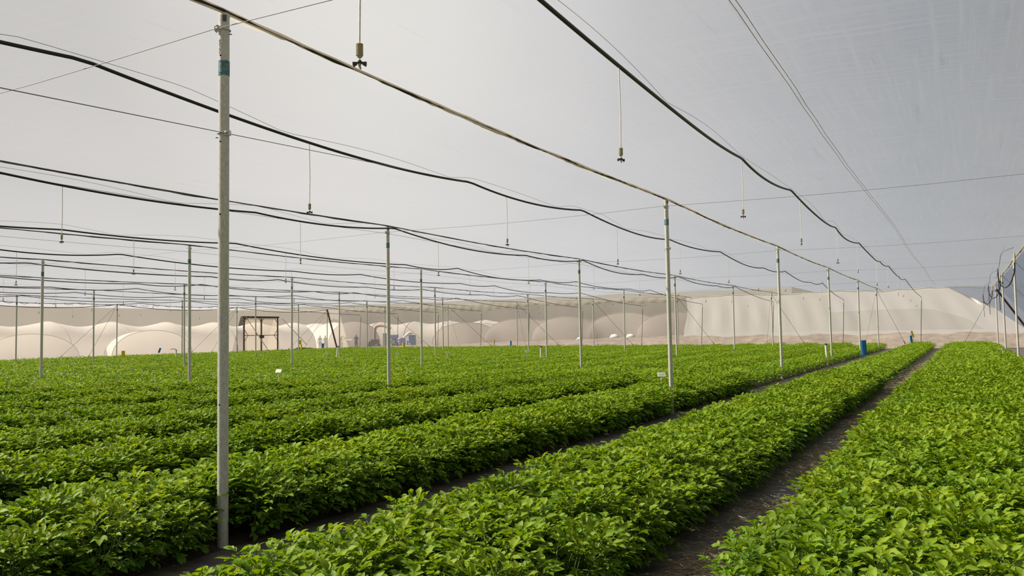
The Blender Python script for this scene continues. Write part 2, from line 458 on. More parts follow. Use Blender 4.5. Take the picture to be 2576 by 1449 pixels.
# ------------------------------------------------------------------ posts
def post_parts(root, seed, tall, big):
    r = .0385; rr = random.Random(seed)
    mb = MB(); mb.tube([(0, 0, 0), (0, 0, tall * .5), (0, 0, tall)], r, 20 if big else 10)
    mb.build('pole', M['galv'], root)
    if not big:
        mb = MB(); mb.tube([(0, 0, tall - .47), (0, 0, tall - .35)], r + .002, 10); mb.build('sticker', M['sticker'], root)
        mb = MB(); mb.box((0, -.012, tall - .06), (.115, .05, .03)); mb.tube([(-.09, 0, tall - .08), (.09, 0, tall - .08)], .008, 5); mb.build('clamp', M['bolt'], root)
        return
    for z, l in ((tall - .125, 'sl'), (tall - .90, 'sr')):
        mb = MB(); s = -1 if l == 'sl' else 1
        # U-bolt wrapped on the pipe with plate and nut
        mb.tube([(math.cos(a) * (r + .006), math.sin(a) * (r + .006), z) for a in np.linspace(-2.9, 2.9, 24)], .005, 6)
        mb.box((s * .034, -.036, z), (.040, .010, .040)); mb.box((s * .052, -.025, z), (.008, .04, .036))
        mb.build('clamp', M['bolt'], root)
        mb = MB(); mb.lathe([(.013, 0), (.013, .009), (.009, .013), (0.001, .014)], 6)
        q = mb.build('bolt', M['bolt'], root, (s * .034, -.040, z)); q.rotation_euler = (math.pi / 2, 0, 0)
    mb = MB(); mb.box((.018, -.040, tall - .045), (.030, .006, .046)); mb.box((.018, -.044, tall - .045), (.014, .004, .032)); mb.build('bracket', M['dark_steel'], root)
    for z, a, b in ((tall - .09, (-.055, -.01), (.0, 0)), (tall - .155, (.0, 0), (.058, .0)), (tall - .93, (-.056, -.01), (0, 0))):
        mb = MB(); mb.tube([(a[0], a[1], z), (b[0], b[1], z)], .004, 6); mb.build('pin', M['dark_steel'], root)
    for z in (tall - .325, tall - .965, tall - 1.50, tall - 2.88):
        mb = MB(); mb.lathe([(.0062, 0), (.0062, .002)], 10)
        q = mb.build('bolt_hole', M['hole'], root, (-.012, -.0376, z)); q.rotation_euler = (math.pi / 2, 0, 0)
    # wrapped label, printed patch facing the aisle
    mb = MB(); mb.tube([(0, 0, tall - .47), (0, 0, tall - .36)], r + .0018, 20)
    st = mb.build('sticker', M['sticker'], root)
    mb = MB(); vs = []
    for z in (tall - .45, tall - .375):
        for a in np.linspace(-2.35, -1.6, 6): vs.append((math.cos(a) * (r + .003), math.sin(a) * (r + .003), z))
    mb.add(vs, [(i, i + 1, i + 7, i + 6) for i in range(5)]); mb.build('print', M['sticker_in'], st)
    # scratched handwriting marks on the steel
    mb = MB(); z = tall - .20
    rr2 = random.Random(11)
    for k in range(9):
        pts = []
        for j in range(4):
            a = -2.15 + rr2.uniform(-.16, .16); z2 = z - j * .0045 + rr2.uniform(-.003, .003)
            pts.append((math.cos(a) * (r + .001), math.sin(a) * (r + .001), z2))
        mb.tube(pts, .0011, 4); z -= .0125
    mb.build('scratched_marks', M['hole'], root)

ROWNAME = {'A': "the tall nearest post's row", 'Z': 'the right edge row'}
for j, c in enumerate('BCDEFG'):
    ROWNAME[c] = 'the %s row left of the nearest post' % ORD[j]
ROWNAME['H'] = 'the row against the left net wall'
VIS = {'A': range(0, 6), 'B': range(1, 6), 'C': range(1, 6), 'D': range(1, 6), 'E': range(2, 6), 'F': range(2, 6), 'G': range(2, 6), 'H': range(3, 6), 'Z': range(3, 6)}
posts = {}
proto_small = None
for c, rg in VIS.items():
    for i in rg:
        loc = (COLX[c], YI(i), 0)
        big = (c == 'A' and i < 2) or (c == 'B' and i == 1)
        if big:
            p = empty('steel_post', loc); post_parts(p, i, H, True)
        elif proto_small is None:
            p = proto_small = empty('steel_post', loc); post_parts(p, 5, H, False)
        else:
            p = copy_tree(proto_small); p.location = loc
        # slight real lean of each post
        rr = random.Random(hash((c, i)) if False else ord(c) * 31 + i)
        p.rotation_euler = (rr.uniform(-.004, .004), rr.uniform(-.004, .004), rr.uniform(-.5, .5) if not big else math.radians(28))
        k = i - rg[0]
        if (c, i) == ('A', 0): lab = 'tall galvanised steel post in the left foreground with teal sticker near its top'
        else:
            near = 'nearest' if k == 0 else ORD[k] if i < 5 else 'last'
            lab = 'steel post, %s in view in %s' % (near, ROWNAME[c])
        tag(p, lab, 'post', 'galvanised roof posts')
        posts[(c, i)] = p
# ------------------------------------------------------------------ post line ropes under the roof net
for c in 'ABCDEFGZ':
    x = COLX[c]; mb = MB(); mb2 = MB()
    ys = np.linspace(-6 if c in 'AZ' else -4, END_TOP, 180)
    def zz(y):
        v = ((y - Y0) / S) % 1.0
        return H + .018 - .05 * math.sin(math.pi * v)
    rr = random.Random(ord(c))
    ph = rr.uniform(0, 6)
    thick = .024 if c in 'AZ' else .011
    # folded hem of net gathered round the wire: a soft uneven roll with a loose hanging lip and a dark wire
    nn = 1100 if c in 'AZ' else 420
    yy = np.linspace(ys[0], ys[-1], nn)
    def wob(y, f, p=0): return math.sin(y * f + ph + p + 1.7 * math.sin(y * f * .37 + p))
    mb.tube([(x + .006 * wob(y, 1.1), y, zz(y) + .010) for y in yy], [thick * (.80 + .14 * wob(y, 1.7) + .10 * wob(y, 6.3, 1)) for y in yy], 7)
    vs = []
    for y in yy:
        lip = thick * (.85 + .35 * wob(y, 1.3, 2) + .35 * wob(y, 5.1, 3) + .15 * wob(y, 17, 1))
        vs += [(x + thick * .5, y, zz(y) + .008), (x + thick * (.9 + .2 * wob(y, 3.1)), y, zz(y) - lip * .5), (x + thick * .75, y, zz(y) - max(lip, .2 * thick) * 1.35)]
    mb.add(vs, [(i * 3 + k, i * 3 + 3 + k, i * 3 + 4 + k, i * 3 + 1 + k) for i in range(nn - 1) for k in (0, 1)])
    root = mb.build('net_hem', M['flap'] if c in 'AZ' else M['hem_grey'])
    mb2.tube([(x + thick * .95, y, zz(y) - thick * (.35 + .30 * wob(y, 2.3, 4)) ) for y in yy],
             [(.0085 if c in 'AZ' else .0055) * max(.25, .8 + .6 * wob(y, 3.7, 5) + .35 * wob(y, 19, 2)) for y in yy], 5)
    mb2.build('wire', M['dark_rope'], root)
    lab = {'A': 'thick gathered net hem on a dark wire over the nearest post row', 'Z': 'rolled net hem over the posts at the right edge'}.get(c, 'net hem wire over %s' % ROWNAME[c])
    tag(root, lab, 'roof hem', 'hems and wires along the post rows')

# cross wires from post to post
for i in range(0, 6):
    if i == 5: continue
    mb = MB(); pts = []
    for x in np.linspace(LEFT_TOP, RIGHT_TOP, 8 * 6 + 1):
        v = ((x - XA) / W) % 1.0
        pts.append((x, YI(i) - .045, H - .115 - .05 * math.sin(math.pi * v)))
    if i == 0: pts = [p for p in pts if -12 < p[0] < 2]
    mb.tube(pts, .0030, 5)
    tag(mb.build('cross_wire', M['wire']), 'thin steel wire crossing the field under the roof at the %s post line' % ORD[i], 'wire', 'cross wires under the roof')
# lower long wire clamped on row A post, and finer cables near rows
def long_wire(x, z, y0, y1, r, lab, sag=.06, dz=0):
    mb = MB()
    mb.tube([(x, y, z - sag * math.sin(math.pi * (((y - Y0) / S) % 1)) + dz * y) for y in np.linspace(y0, y1, 90)], r, 5)
    tag(mb.build('long_wire', M['wire']), lab, 'wire', 'long wires beside the post rows')
for k, c in enumerate('BCD'):
    long_wire(COLX[c] + .05, H - .16, 2, END_TOP, .0032, 'thin wire just under the hem of %s' % ROWNAME[c], .05)

# ------------------------------------------------------------------ black water pipes with sprinklers
PIPES = [-2.50, -6.45, -11.0, -15.9, -20.3, -24.6, -29.2, -33.6, -38.2, -42.6, -47.0]
ENDX = [-2.35, -7.0, -11.55, -16.55, -21.1, -26.0, -30.7, -35.2, -39.5, -43.8, -48.0]
def pipe_pt(k, y):
    x = PIPES[k]; zs = 3.87
    v = ((y - Y0) / S); i = math.floor(v); v -= i
    if y > YI(4):                       # runs down to the stand pipe at the end wall
        t = (y - YI(4)) / (58.4 - YI(4))
        return (lerp(x, ENDX[k], t), y, lerp(zs, 3.38, t) - .10 * math.sin(math.pi * t))
    r3 = random.Random(k * 17 + i)
    tie = r3.uniform(.52, .70); d1 = r3.uniform(.10, .17); d2 = r3.uniform(.09, .17); mid = zs - r3.uniform(.02, .14)
    if v < tie: t = v / tie; z = lerp(zs, mid, t) - d1 * 4 * t * (1 - t) * .9
    else: t = (v - tie) / (1 - tie); z = lerp(mid, zs, t) - d2 * 4 * t * (1 - t) * .6
    return (x + .05 * math.sin(v * math.pi * 2 + k), y, z)
PN = ['running right of the foreground post', 'passing behind the foreground post'] + ['%s from the right' % ORD[k] for k in range(2, 11)]
for k, x in enumerate(PIPES):
    ys = list(np.linspace(-1.5 if k < 2 else 2, YI(4), 260)) + list(np.linspace(YI(4) + .3, 58.4, 24))
    mb = MB(); mb.tube([pipe_pt(k, y) for y in ys], .0165, 8)
    root = mb.build('water_pipe', M['pipe'])
    # thin tie wire waving along the pipe
    mb = MB(); pts = []
    for y in np.linspace(-1 if k < 2 else 2, YI(4), 200):
        p = pipe_pt(k, y); v = ((y - Y0) / S) % 1
        pts.append((p[0] + .012, y, max(p[2] + .012, min(3.90, p[2] + .02 + .10 * abs(math.sin(v * math.pi * 3 + k))))))
    mb.tube(pts, .0022, 4); mb.build('tie_wire', M['wire'], root)
    mb = MB(); e = pipe_pt(k, 58.4)
    mb.tube([e, (e[0] + .01, 58.5, e[2] - .06), (e[0] + .01, 58.5, e[2] - .22)], .024, 8); mb.build('elbow', M['pvc'], root)
    mb = MB(); mb.tube([(e[0] + .01, 58.5, e[2] - .2), (e[0] - .15, 58.5, 0)], .019, 8); mb.build('riser', M['rust'], root)
    tag(root, 'black overhead water pipe %s' % PN[k], 'pipe', 'overhead water pipes')

mb = MB(); a_, b_ = Vector((XA + .03, YI(0) - .02, H - .90)), Vector(pipe_pt(1, 10.4))
mb.tube([a_ + (a_ - b_) * .42, a_, b_], .0030, 5)
tag(mb.build('long_wire', M['wire']), 'thin wire clamped to the foreground post below the black pipe', 'wire', 'long wires beside the post rows')

def make_sprinkler(drop, detail=True):
    root = empty('hanging_sprinkler')
    n = 8 if detail else 5
    mb = MB(); mb.tube([(0, 0, 0), (0.006, 0, -drop * .5), (0, 0, -(drop - .12))], .0048, n); mb.build('tube', M['tube'], root)
    z = -(drop - .115)
    mb = MB(); prof = []
    if detail:
        prof = [(.004, .004), (.014, .0)]
        for k in range(9):
            a = -.002 - k * .0068
            prof += [(.0165, a), (.0185, a - .0017), (.0165, a - .0034), (.0105, a - .0042), (.0105, a - .0058)]
        prof += [(.014, -.066), (.006, -.071)]
    else: prof = [(.006, .003), (.016, 0), (.017, -.06), (.006, -.068)]
    mb.tube([(0, 0, z + q) for r, q in prof], [r for r, q in prof], 14 if detail else 6)
    mb.build('weight', M['weight'], root)
    mb = MB(); mb.tube([(0, 0, z - .070), (0, 0, z - .085)], .005, 6); mb.build('connector', M['white'], root)
    mb = MB(); mb.tube([(0, 0, z - .082), (0, 0, z - .088), (0, 0, z - .094), (0, 0, z - .100)], [.007, .012, .015, .010], 10)
    for s in (-1, 1):
        vs = [(s * .012, -.006, z - .092), (s * .034, -.006, z - .091), (s * .034, .006, z - .091), (s * .012, .006, z - .092),
              (s * .012, -.006, z - .103), (s * .030, -.006, z - .115), (s * .034, -.006, z - .106), (s * .030, .006, z - .115), (s * .034, .006, z - .106), (s * .012, .006, z - .103)]
        mb.add(vs, [(0, 1, 6, 5, 4), (3, 9, 7, 8, 2), (0, 3, 2, 1), (1, 2, 8, 6), (6, 8, 7, 5), (4, 5, 7, 9), (0, 4, 9, 3)], 0, False)
    mb.build('rotor', M['rotor'], root)
    mb = MB(); mb.tube([(0, 0, z - .098), (.0, 0, z - .112), (.005, 0, z - .126)], [.009, .006, .004], 8); mb.build('nozzle', M['nozzle'], root)
    return root
spr_near = make_sprinkler(.80, True); spr_far = make_sprinkler(.82, False)
used = {'n': False, 'f': False}
Y1 = [3.09, 6.37, 11.09, 15.2, 20.3, 24.4, 29.8, 34.7, 39.4, 44.0, 48.7, 53.3]
for k, x in enumerate(PIPES):
    ys = Y1 if k == 0 else [6.95 + 4.68 * q for q in range(10)] if k > 0 else []
    vis = 0
    for y in ys:
        P = Vector(pipe_pt(k, y)) - EYE
        a = P.dot(R_) / P.dot(F_) if P.dot(F_) > .1 else 9
        if abs(a) > .66: continue
        far = y > 22 or k > 3
        key = 'f' if far else 'n'; proto = spr_far if far else spr_near
        if k == 0 and y < 4: s = make_sprinkler(pipe_pt(k, y)[2] - .012 - 2.82, True)
        elif used[key]: s = copy_tree(proto)
        else: s = proto; used[key] = True
        p = pipe_pt(k, y); s.location = (p[0], p[1], p[2] - .012)
        s.rotation_euler = (0, 0, rng.uniform(0, 3) if not (k == 0 and y < 4) else math.radians(29))
        if k == 0 and y < 4: lab = 'close hanging sprinkler with ribbed beige weight against the bright roof'
        else: lab = 'hanging sprinkler, %s along the pipe %s' % (ORD[vis], PN[k])
        tag(s, lab, 'sprinkler', 'sprinklers hanging from the water pipes')
        vis += 1

# sagging hose along the left wall posts
mb = MB(); pts = []
for y in np.linspace(14, YI(5), 160):
    v = ((y - Y0) / (S)) % 1
    pts.append((COLX['H'] + .12, y, 3.86 - .55 * 4 * v * (1 - v) * .55))
mb.tube(pts, .022, 6)
tag(mb.build('sagging_hose', M['pipe']), 'black hose sagging from post to post along the left net wall', 'hose')

# guy wires and braces
def guy(p, q, r, mat, lab, name='guy_wire', cat='guy wire', group='guy wires at the net walls', buckle=True):
    mb = MB(); mb.tube([p, q], r, 6); root = mb.build(name, mat)
    if buckle:
        a = Vector(p).lerp(Vector(q), .86); b = Vector(p).lerp(Vector(q), .95)
        mb = MB(); mb.tube([a, a.lerp(b, .5), b], [r * 1.5, r * 3.2, r * 1.5], 6); mb.build('turnbuckle', M['dark_steel'], root)
    tag(root, lab, cat, group)
for c in 'ABCDEFG':
    guy((COLX[c], YI(5), H - .1), (COLX[c] + 1.3, 61.2, .05), .010, M['dark_steel'], 'guy wire slanting right, last post of %s' % ROWNAME[c])
    guy((COLX[c], YI(5), H - .1), (COLX[c] - 1.2, 59.4, .05), .006, M['wire'], 'thin guy wire slanting left, last post of %s' % ROWNAME[c])
guy((COLX['Z'], YI(5), H - .2), (COLX['Z'] - 1.9, 60.9, .05), .009, M['dark_steel'], 'guy wire slanting left from the last post at the right edge')
for i in (3, 4, 5):
    guy((COLX['H'], YI(i), H - .1), (-51.9, YI(i) - 2.8, .05), .011, M['dark_steel'], 'guy wire slanting left from the %s wall post before the far left corner' % ['third', 'second', 'corner'][i - 3])
    guy((COLX['H'], YI(i), H - .1), (-51.9, YI(i) - .6, .05), .009, M['dark_steel'], 'steep guy wire beside the %s wall post before the far left corner' % ['third', 'second', 'corner'][i - 3])
guy((COLX['H'] + .05, YI(5) - .05, H - .05), (-48.5, YI(5) + .3, .1), .075, M['rust'], 'thick dark brace leaning on the far left corner post', 'corner_brace', 'brace', 'leaning braces at the far corners', False)
guy((COLX['Z'] + .05, YI(5) + .1, H - .3), (4.0, YI(5) + 3.0, .1), .06, M['rust'], 'thick dark brace leaning on the far right corner post', 'corner_brace', 'brace', 'leaning braces at the far corners', False)
guy((COLX['Z'] + .03, YI(3), H - .1), (4.6, YI(3) + .4, .3), .008, M['wire'], 'guy wire running right from the nearest post at the right edge', buckle=False)
guy((COLX['Z'] + .03, YI(4), H - .1), (4.6, YI(4) + .4, .3), .008, M['wire'], 'guy wire running right from the middle post at the right edge', buckle=False)

# ------------------------------------------------------------------ hoses and valve near the right edge posts
def curve_tube(name, pts, r, mat, n=8, parent=None, sub=8):
    P = [Vector(p) for p in pts]; out = []
    for i in range(len(P) - 1):
        a, b, c, d = P[max(i - 1, 0)], P[i], P[i + 1], P[min(i + 2, len(P) - 1)]
        for s in range(sub):
            t = s / sub
            out.append(.5 * ((2 * b) + (-a + c) * t + (2 * a - 5 * b + 4 * c - d) * t * t + (-a + 3 * b - 3 * c + d) * t ** 3))
    out.append(P[-1]); mb = MB(); mb.tube(out, r, n); return mb.build(name, mat, parent)
def hose_drop(y, lab, big):
    zt = H - .05
    o = curve_tube('feed_hose', [(1.42, y - .3, zt - .45 if big else zt - .3), (1.40, y - .2, zt - .75), (1.28, y - .1, zt - 1.1), (1.12, y, zt - 1.2), (1.0, y + .1, zt - 1.0), (.98, y + .15, zt - .62)], .018, M['pipe'])
    mb = MB(); mb.tube([(1.42, y - .3, zt - .46), (1.42, y - .3, zt - .30), (1.42, y - .3, zt - .18)], [.02, .032, .02], 8); mb.build('valve', M['weight'], o)
    curve_tube('cable', [(1.42, y - .3, zt), (1.1, y - .3, zt - .15), (1.02, y, zt - .5), (.92, y, zt - .9)], .008, M['wire'], 5, o)
    curve_tube('hanger', [(1.1, y - .3, zt - .15), (1.2, y - .3, H + .05)], .004, M['wire'], 5, o)
    tag(o, lab, 'hose', 'looping feed hoses at the right edge')
    mb = MB(); mb.tube([(.98, y + .15, zt - .60), (1.0, y + .15, zt - 1.9)], .011, 6)
    t = mb.build('drop_pipe', M['pipe'], o)
hose_drop(29.5, 'thick black hose looping below the roof at the right frame edge', True)
hose_drop(41.0, 'black hose looping in front of the middle right edge post', False)
hose_drop(52.5, 'black hose looping by the far right corner post', False)

# ------------------------------------------------------------------ double door
door = empty('door_1', (DOOR_X, (DOOR_Y0 + DOOR_Y1) / 2, 0))
w = (DOOR_Y1 - DOOR_Y0) / 2
f = MB()
f.box((0, -w, DOOR_H / 2), (.09, .11, DOOR_H)); f.box((0, w, DOOR_H / 2), (.09, .12, DOOR_H)); f.box((0, .0, DOOR_H - .02), (.10, 2 * w + .3, .13))
f.tube([(.02, -w - .1, DOOR_H - .3), (.02, -w + .5, DOOR_H + .02)], .05, 6)
f.build('frame', M['rust'], door)
for s, nm in ((-1, 'leaf'), (1, 'leaf')):
    lf = MB(); y0, y1 = (-w + .07, -.03) if s < 0 else (.03, w - .07)
    lf.box((.03, (-.04 if s < 0 else .04), DOOR_H / 2 - .05), (.05, .06, DOOR_H - .2)); lf.box((.03, (y0 + y1) / 2, 1.68), (.05, y1 - y0, .05))
    lf.box((.03, (y0 + y1) / 2, .08), (.05, y1 - y0, .06))
    e = y0 if s < 0 else y1
    for zc in (1.68,):
        for q in (-1, 1): lf.tube([(.03, e, zc + q * .42), (.03, e - s * .36, zc)], .022, 5)
    for ye, sg in ((e, -s), (0, s)):
        lf.tube([(.03, ye, DOOR_H - .45), (.03, ye + sg * .30, DOOR_H - .1)], .024, 5)
        lf.tube([(.03, ye, .42), (.03, ye + sg * .25, .06)], .024, 5)
    leaf = lf.build('door_leaf', M['rust'], door)
    pn = MB(); pn.add([(.0, y0, .05), (.0, y1, .05), (.0, y1, DOOR_H - .08), (.0, y0, DOOR_H - .08)], [(0, 1, 2, 3)], 0, False); pn.build('net_panel', M['door_net'], leaf)
lk = MB(); lk.box((.09, 0, 1.55), (.07, .46, .20)); lk.box((.09, -.62, 1.78), (.05, .16, .12)); lk.build('lock_box', M['rust'], door)
tag(door, 'tall double door of brown steel frame and net in the left wall', kind='structure')
guy((-50.75, DOOR_Y0 + .05, 3.15), (-50.2, DOOR_Y0 + 2.25, .05), .03, M['pvc'], 'white pole leaning across the double door', 'leaning_pole', 'pole', 'white poles leaning at the door', False)
guy((-50.75, DOOR_Y1 + .3, 3.1), (-49.9, DOOR_Y1 + 2.4, .8), .03, M['pvc'], 'white pole leaning away to the right of the double door', 'leaning_pole', 'pole', 'white poles leaning at the door', False)

# ------------------------------------------------------------------ plot signs, traps, standpipes
def t_stake(loc, rz, lab, w=.16, h=.09, top=.62, text=True):
    root = empty('plot_sign', loc, rz)
    mb = MB(); mb.box((0, 0, top / 2 - .02), (.022, .008, top)); mb.tube([(0, 0, top - .09), (0, 0, top - .05)], [.008, .018], 6); mb.build('stake', M['white'], root)
    mb = MB(); rx = Matrix.Rotation(math.radians(-32), 3, 'X'); mb.box((0, -.01, top + h * .35), (w, .006, h), 0, rx); pl = mb.build('plate', M['white'], root)
    if text:
        mb = MB(); r4 = random.Random(int(loc[1] * 10))
        for ln in (-.012, .012):
            xx = -w * .3
            while xx < w * .3:
                q = r4.uniform(.008, .02); c = rx @ Vector((xx + q / 2, -.0042, ln)) + Vector((0, -.01, top + h * .35))
                mb.box(c, (q, .001, .007), 0, rx); xx += q + .006
        mb.build('handwriting', M['ink'], pl)
    tag(root, lab, 'plot sign', 'white plot signs in the crop')
FACE = math.radians(28)
t_stake((-5.24, 15.5, 0), FACE + .1, 'white T-shaped plot sign beside the second post of the nearest row')
t_stake((-15.3, 15.4, 0), FACE - .3, 'tilted white plot sign in the crop behind the foreground post')
t_stake((-30.54, 34.35, 0), FACE + .7, 'small white plot sign left of the white stand pipe')
t_stake((-23.5, 31.31, 0), FACE + .7, 'small white plot sign right of the tall thin post near mid field')
t_stake((-21.38, 32.37, 0), FACE + .6, 'small white plot sign just left of the centre of the field')
t_stake((-16.95, 32.0, 0), FACE + .3, 'small white plot sign just left of the mid field stand pipe', top=.68)
t_stake((1.17, 34.2, 0), FACE + .4, 'white plot sign in front of the right edge posts')
t_stake((-50.3, 59.6, .35), FACE, 'wide white plot sign by the end wall in front of the crates', w=.5, h=.12, top=.75, text=False)

def trap(loc, rz, mat, w, h, lab, tilt=0.0, cat='sticky trap'):
    root = empty('sticky_trap', loc, rz)
    z0 = loc[2]
    mb = MB(); mb.tube([(0, .012, -z0 + .002), (0, .012, h * .5)], .006, 5); mb.build('stick', M['wire'], root)
    mb = MB(); rx = Matrix.Rotation(tilt, 3, 'Y'); vs = []
    for q in range(5):
        for s in (-1, 1):
            z = h * q / 4
            vs.append(rx @ Vector((s * w / 2, .010 * math.sin(q * 1.3), z)))
    o = len(vs); vs += [v + Vector((0, .003, 0)) for v in vs]
    fs = []
    for q in range(4):
        fs += [(2 * q, 2 * q + 1, 2 * q + 3, 2 * q + 2), (o + 2 * q, o + 2 * q + 2, o + 2 * q + 3, o + 2 * q + 1), (2 * q, 2 * q + 2, o + 2 * q + 2, o + 2 * q), (2 * q + 1, o + 2 * q + 1, o + 2 * q + 3, 2 * q + 3)]
    mb.add(vs, fs); mb.build('card', mat, root)
    tag(root, lab, cat, 'sticky traps in the crop')
trap((-44.4, 31.92, .42), FACE + .7, M['yellow'], .20, .42, 'yellow sticky trap at the left, below the leftmost wall post')
trap((-50.6, 53.6, .42), FACE, M['yellow'], .16, .42, 'yellow sticky trap standing low right of the double door')
trap((-50.2, 53.0, .85), FACE, M['yellow'], .28, .36, 'yellow sticky trap held higher right of the double door')
trap((-42.36, 57.31, .40), FACE, M['yellow'], .22, .46, 'yellow sticky trap in front of the blue drums')
trap((-35.1, 60.3, .55), FACE, M['yellow'], .12, .42, 'thin yellow sticky trap near the middle of the end wall', .1)
trap((-3.0, 60.7, .80), FACE, M['yellow'], .12, .42, 'yellow sticky trap at the foot of the white end wall', -.3)
trap((-49.7, 38.5, .55), FACE + .5, M['blue'], .13, .35, 'small blue trap left of the double door behind the foreground post', .35)
trap((-50.3, 56.0, .42), FACE, M['blue'], .22, .46, 'blue sticky trap left of the far left corner post')
trap((-33.5, 60.4, .42), FACE, M['blue'], .13, .44, 'light blue sticky trap before the pale tunnels')
trap((-3.43, 34.41, .42), FACE + .1, M['blue'], .22, .58, 'large blue sticky trap at the edge of the middle bed', -.06)
trap((-3.02, 58.91, .42), FACE, M['blue'], .15, .50, 'far blue sticky trap in front of the white end wall', -.12)

def standpipe(loc, lab, h=.90, tilt=.06, hook=False):
    root = empty('stand_pipe', loc, .4)
    mb = MB(); mb.tube([(0, 0, 0), (tilt, 0, h)], .045, 10); mb.build('pipe', M['pvc'], root)
    mb = MB(); mb.tube([(tilt, 0, h), (tilt, 0, h + .05)], .058, 10)
    if hook: mb.tube([(tilt, 0, h), (tilt, 0, h + .04), (tilt - .1, -.05, h + .10), (tilt - .32, -.1, h + .09)], .032, 8)
    mb.build('cap', M['rust'] if not hook else M['pvc'], root)
    mb = MB(); mb.tube([(0, 0, .08), (0, 0, .26)], .075, 10); mb.build('collar', M['weight'], root)
    tag(root, lab, 'stand pipe', 'white stand pipes in the field')
standpipe((-29.42, 33.8, 0), 'white stand pipe below the far left corner post', .93, .10)
standpipe((-16.97, 33.4, 0), 'white stand pipe near the centre of the field', .85, .01)
standpipe((-4.73, 34.0, 0), 'white stand pipe beside the fourth post of the nearest row', .84, -.05)
standpipe((-42.28, 34.0, 0), 'hooked white stand pipe far left in the field', .80, .0, True)

# ------------------------------------------------------------------ outside: soil bank, tunnels, dark net house, people
mb = MB(); n = 140; vs = []
for i in range(n + 1):
    x = lerp(-54, 14, i / n)
    h = .34 + .86 * max(0, min(1, (x + 50) / 36)) + .05 * math.sin(x * 1.1) + .03 * math.sin(x * 3.1)
    for y, k in ((63.0, 0), (64.2, .55), (66.0, .92), (69, 1.0), (76, .98), (84, .95), (94, .9)):
        vs.append((x - (y - 63) * .1, y + .3 * math.sin(x * .7), h * k + (.03 * math.sin(x * 4 + y) if 0 < k < 1 else 0) + .003))
mb.add(vs, [(i * 7 + k, (i + 1) * 7 + k, (i + 1) * 7 + k + 1, i * 7 + k + 1) for i in range(n) for k in range(6)])
tag(mb.build('soil_bank', M['soil']), 'bank of pale dry soil outside the far end wall', 'soil bank')

def tunnel(name, a, b, r, hgt, lab, hoops, group, end=True):
    """cloth tunnel from a to b: arched cloth pulled over hoops and sagging between them"""
    a, b = Vector(a), Vector(b); L = (b - a).length; d = (b - a) / L; sidev = Vector((d.y, -d.x, 0))
    nu, nv = hoops * 8, 22; vs = []
    for i in range(nu + 1):
        t = i / nu; sgg = abs(math.sin(math.pi * t * hoops)); hh = hgt * (1 - .13 * sgg ** 1.2); rr_ = r * (1 - .04 * sgg)
        for j in range(nv + 1):
            an = math.pi * j / nv
            vs.append(a + d * (L * t) + sidev * (math.cos(an) * rr_) + Vector((0, 0, math.sin(an) ** .8 * hh)))
    mb = MB(); mb.add(vs, [(i * (nv + 1) + j, i * (nv + 1) + j + 1, (i + 1) * (nv + 1) + j + 1, (i + 1) * (nv + 1) + j) for i in range(nu) for j in range(nv)])
    root = mb.build(name, M['tunnel'])
    hoop_m = M['hoop']
    if end:
        mb = MB()
        for i in (0, nu):
            ring = vs[i * (nv + 1):(i + 1) * (nv + 1)]; c = a + d * (L * i / nu)
            mb.add(ring + [c], [(j, j + 1, nv + 1) for j in range(nv)])
        mb.build('end_sheet', M['tunnel'], root)
    mb = MB()
    for i in range(hoops + 1):
        ring = vs[i * 8 * (nv + 1):(i * 8 + 1) * (nv + 1)]
        mb.tube([p + Vector((0, 0, .01)) for p in ring], .03, 5)
    mb.build('hoops', hoop_m, root)
    tag(root, lab, 'tunnel', group)
# along the end wall, seen side on with their arched ends
for k, (x, hh, r) in enumerate([(-46.5, 2.35, 3.0), (-40.4, 2.55, 3.3), (-34.4, 2.45, 2.9), (-28.6, 2.6, 3.1), (-22.6, 2.35, 3.2)]):
    zb = .34 + .86 * max(0, min(1, (x + 50) / 36))
    tunnel('cloth_tunnel', (x - 1.2, 76 + (k % 2) * 1.5, zb * .9), (x - 14, 112, zb * .8), r * 1.28, hh, 'white cloth tunnel behind the end wall, %s from the left' % ORD[k], 8, 'white cloth tunnels behind the end wall')
tunnel('cloth_tunnel', (-78, 92, .2), (-52, 97, .2), 3.6, 3.2, 'long white cloth tunnel behind the people and drums', 5, 'white cloth tunnels outside the net')
tunnel('cloth_tunnel', (-70, 84, 0), (-96, 98, 0), 3.6, 3.4, 'white cloth tunnel beyond the double door', 4, 'white cloth tunnels outside the net')
tunnel('cloth_tunnel', (-61.5, 16, 0), (-63.5, 66, 0), 3.2, 3.0, 'long white cloth tunnel running beside the left wall', 9, 'white cloth tunnels beyond the left wall')
for k, (y, hh) in enumerate([(33.0, 2.0), (42.6, 2.2)]):
    tunnel('cloth_tunnel', (-55.6, y, 0), (-58.0, y + 1.0, 0), 3.0, hh, 'short white cloth tunnel end just outside the left wall, %s one' % ['left', 'right'][k], 1, 'white cloth tunnels beyond the left wall')

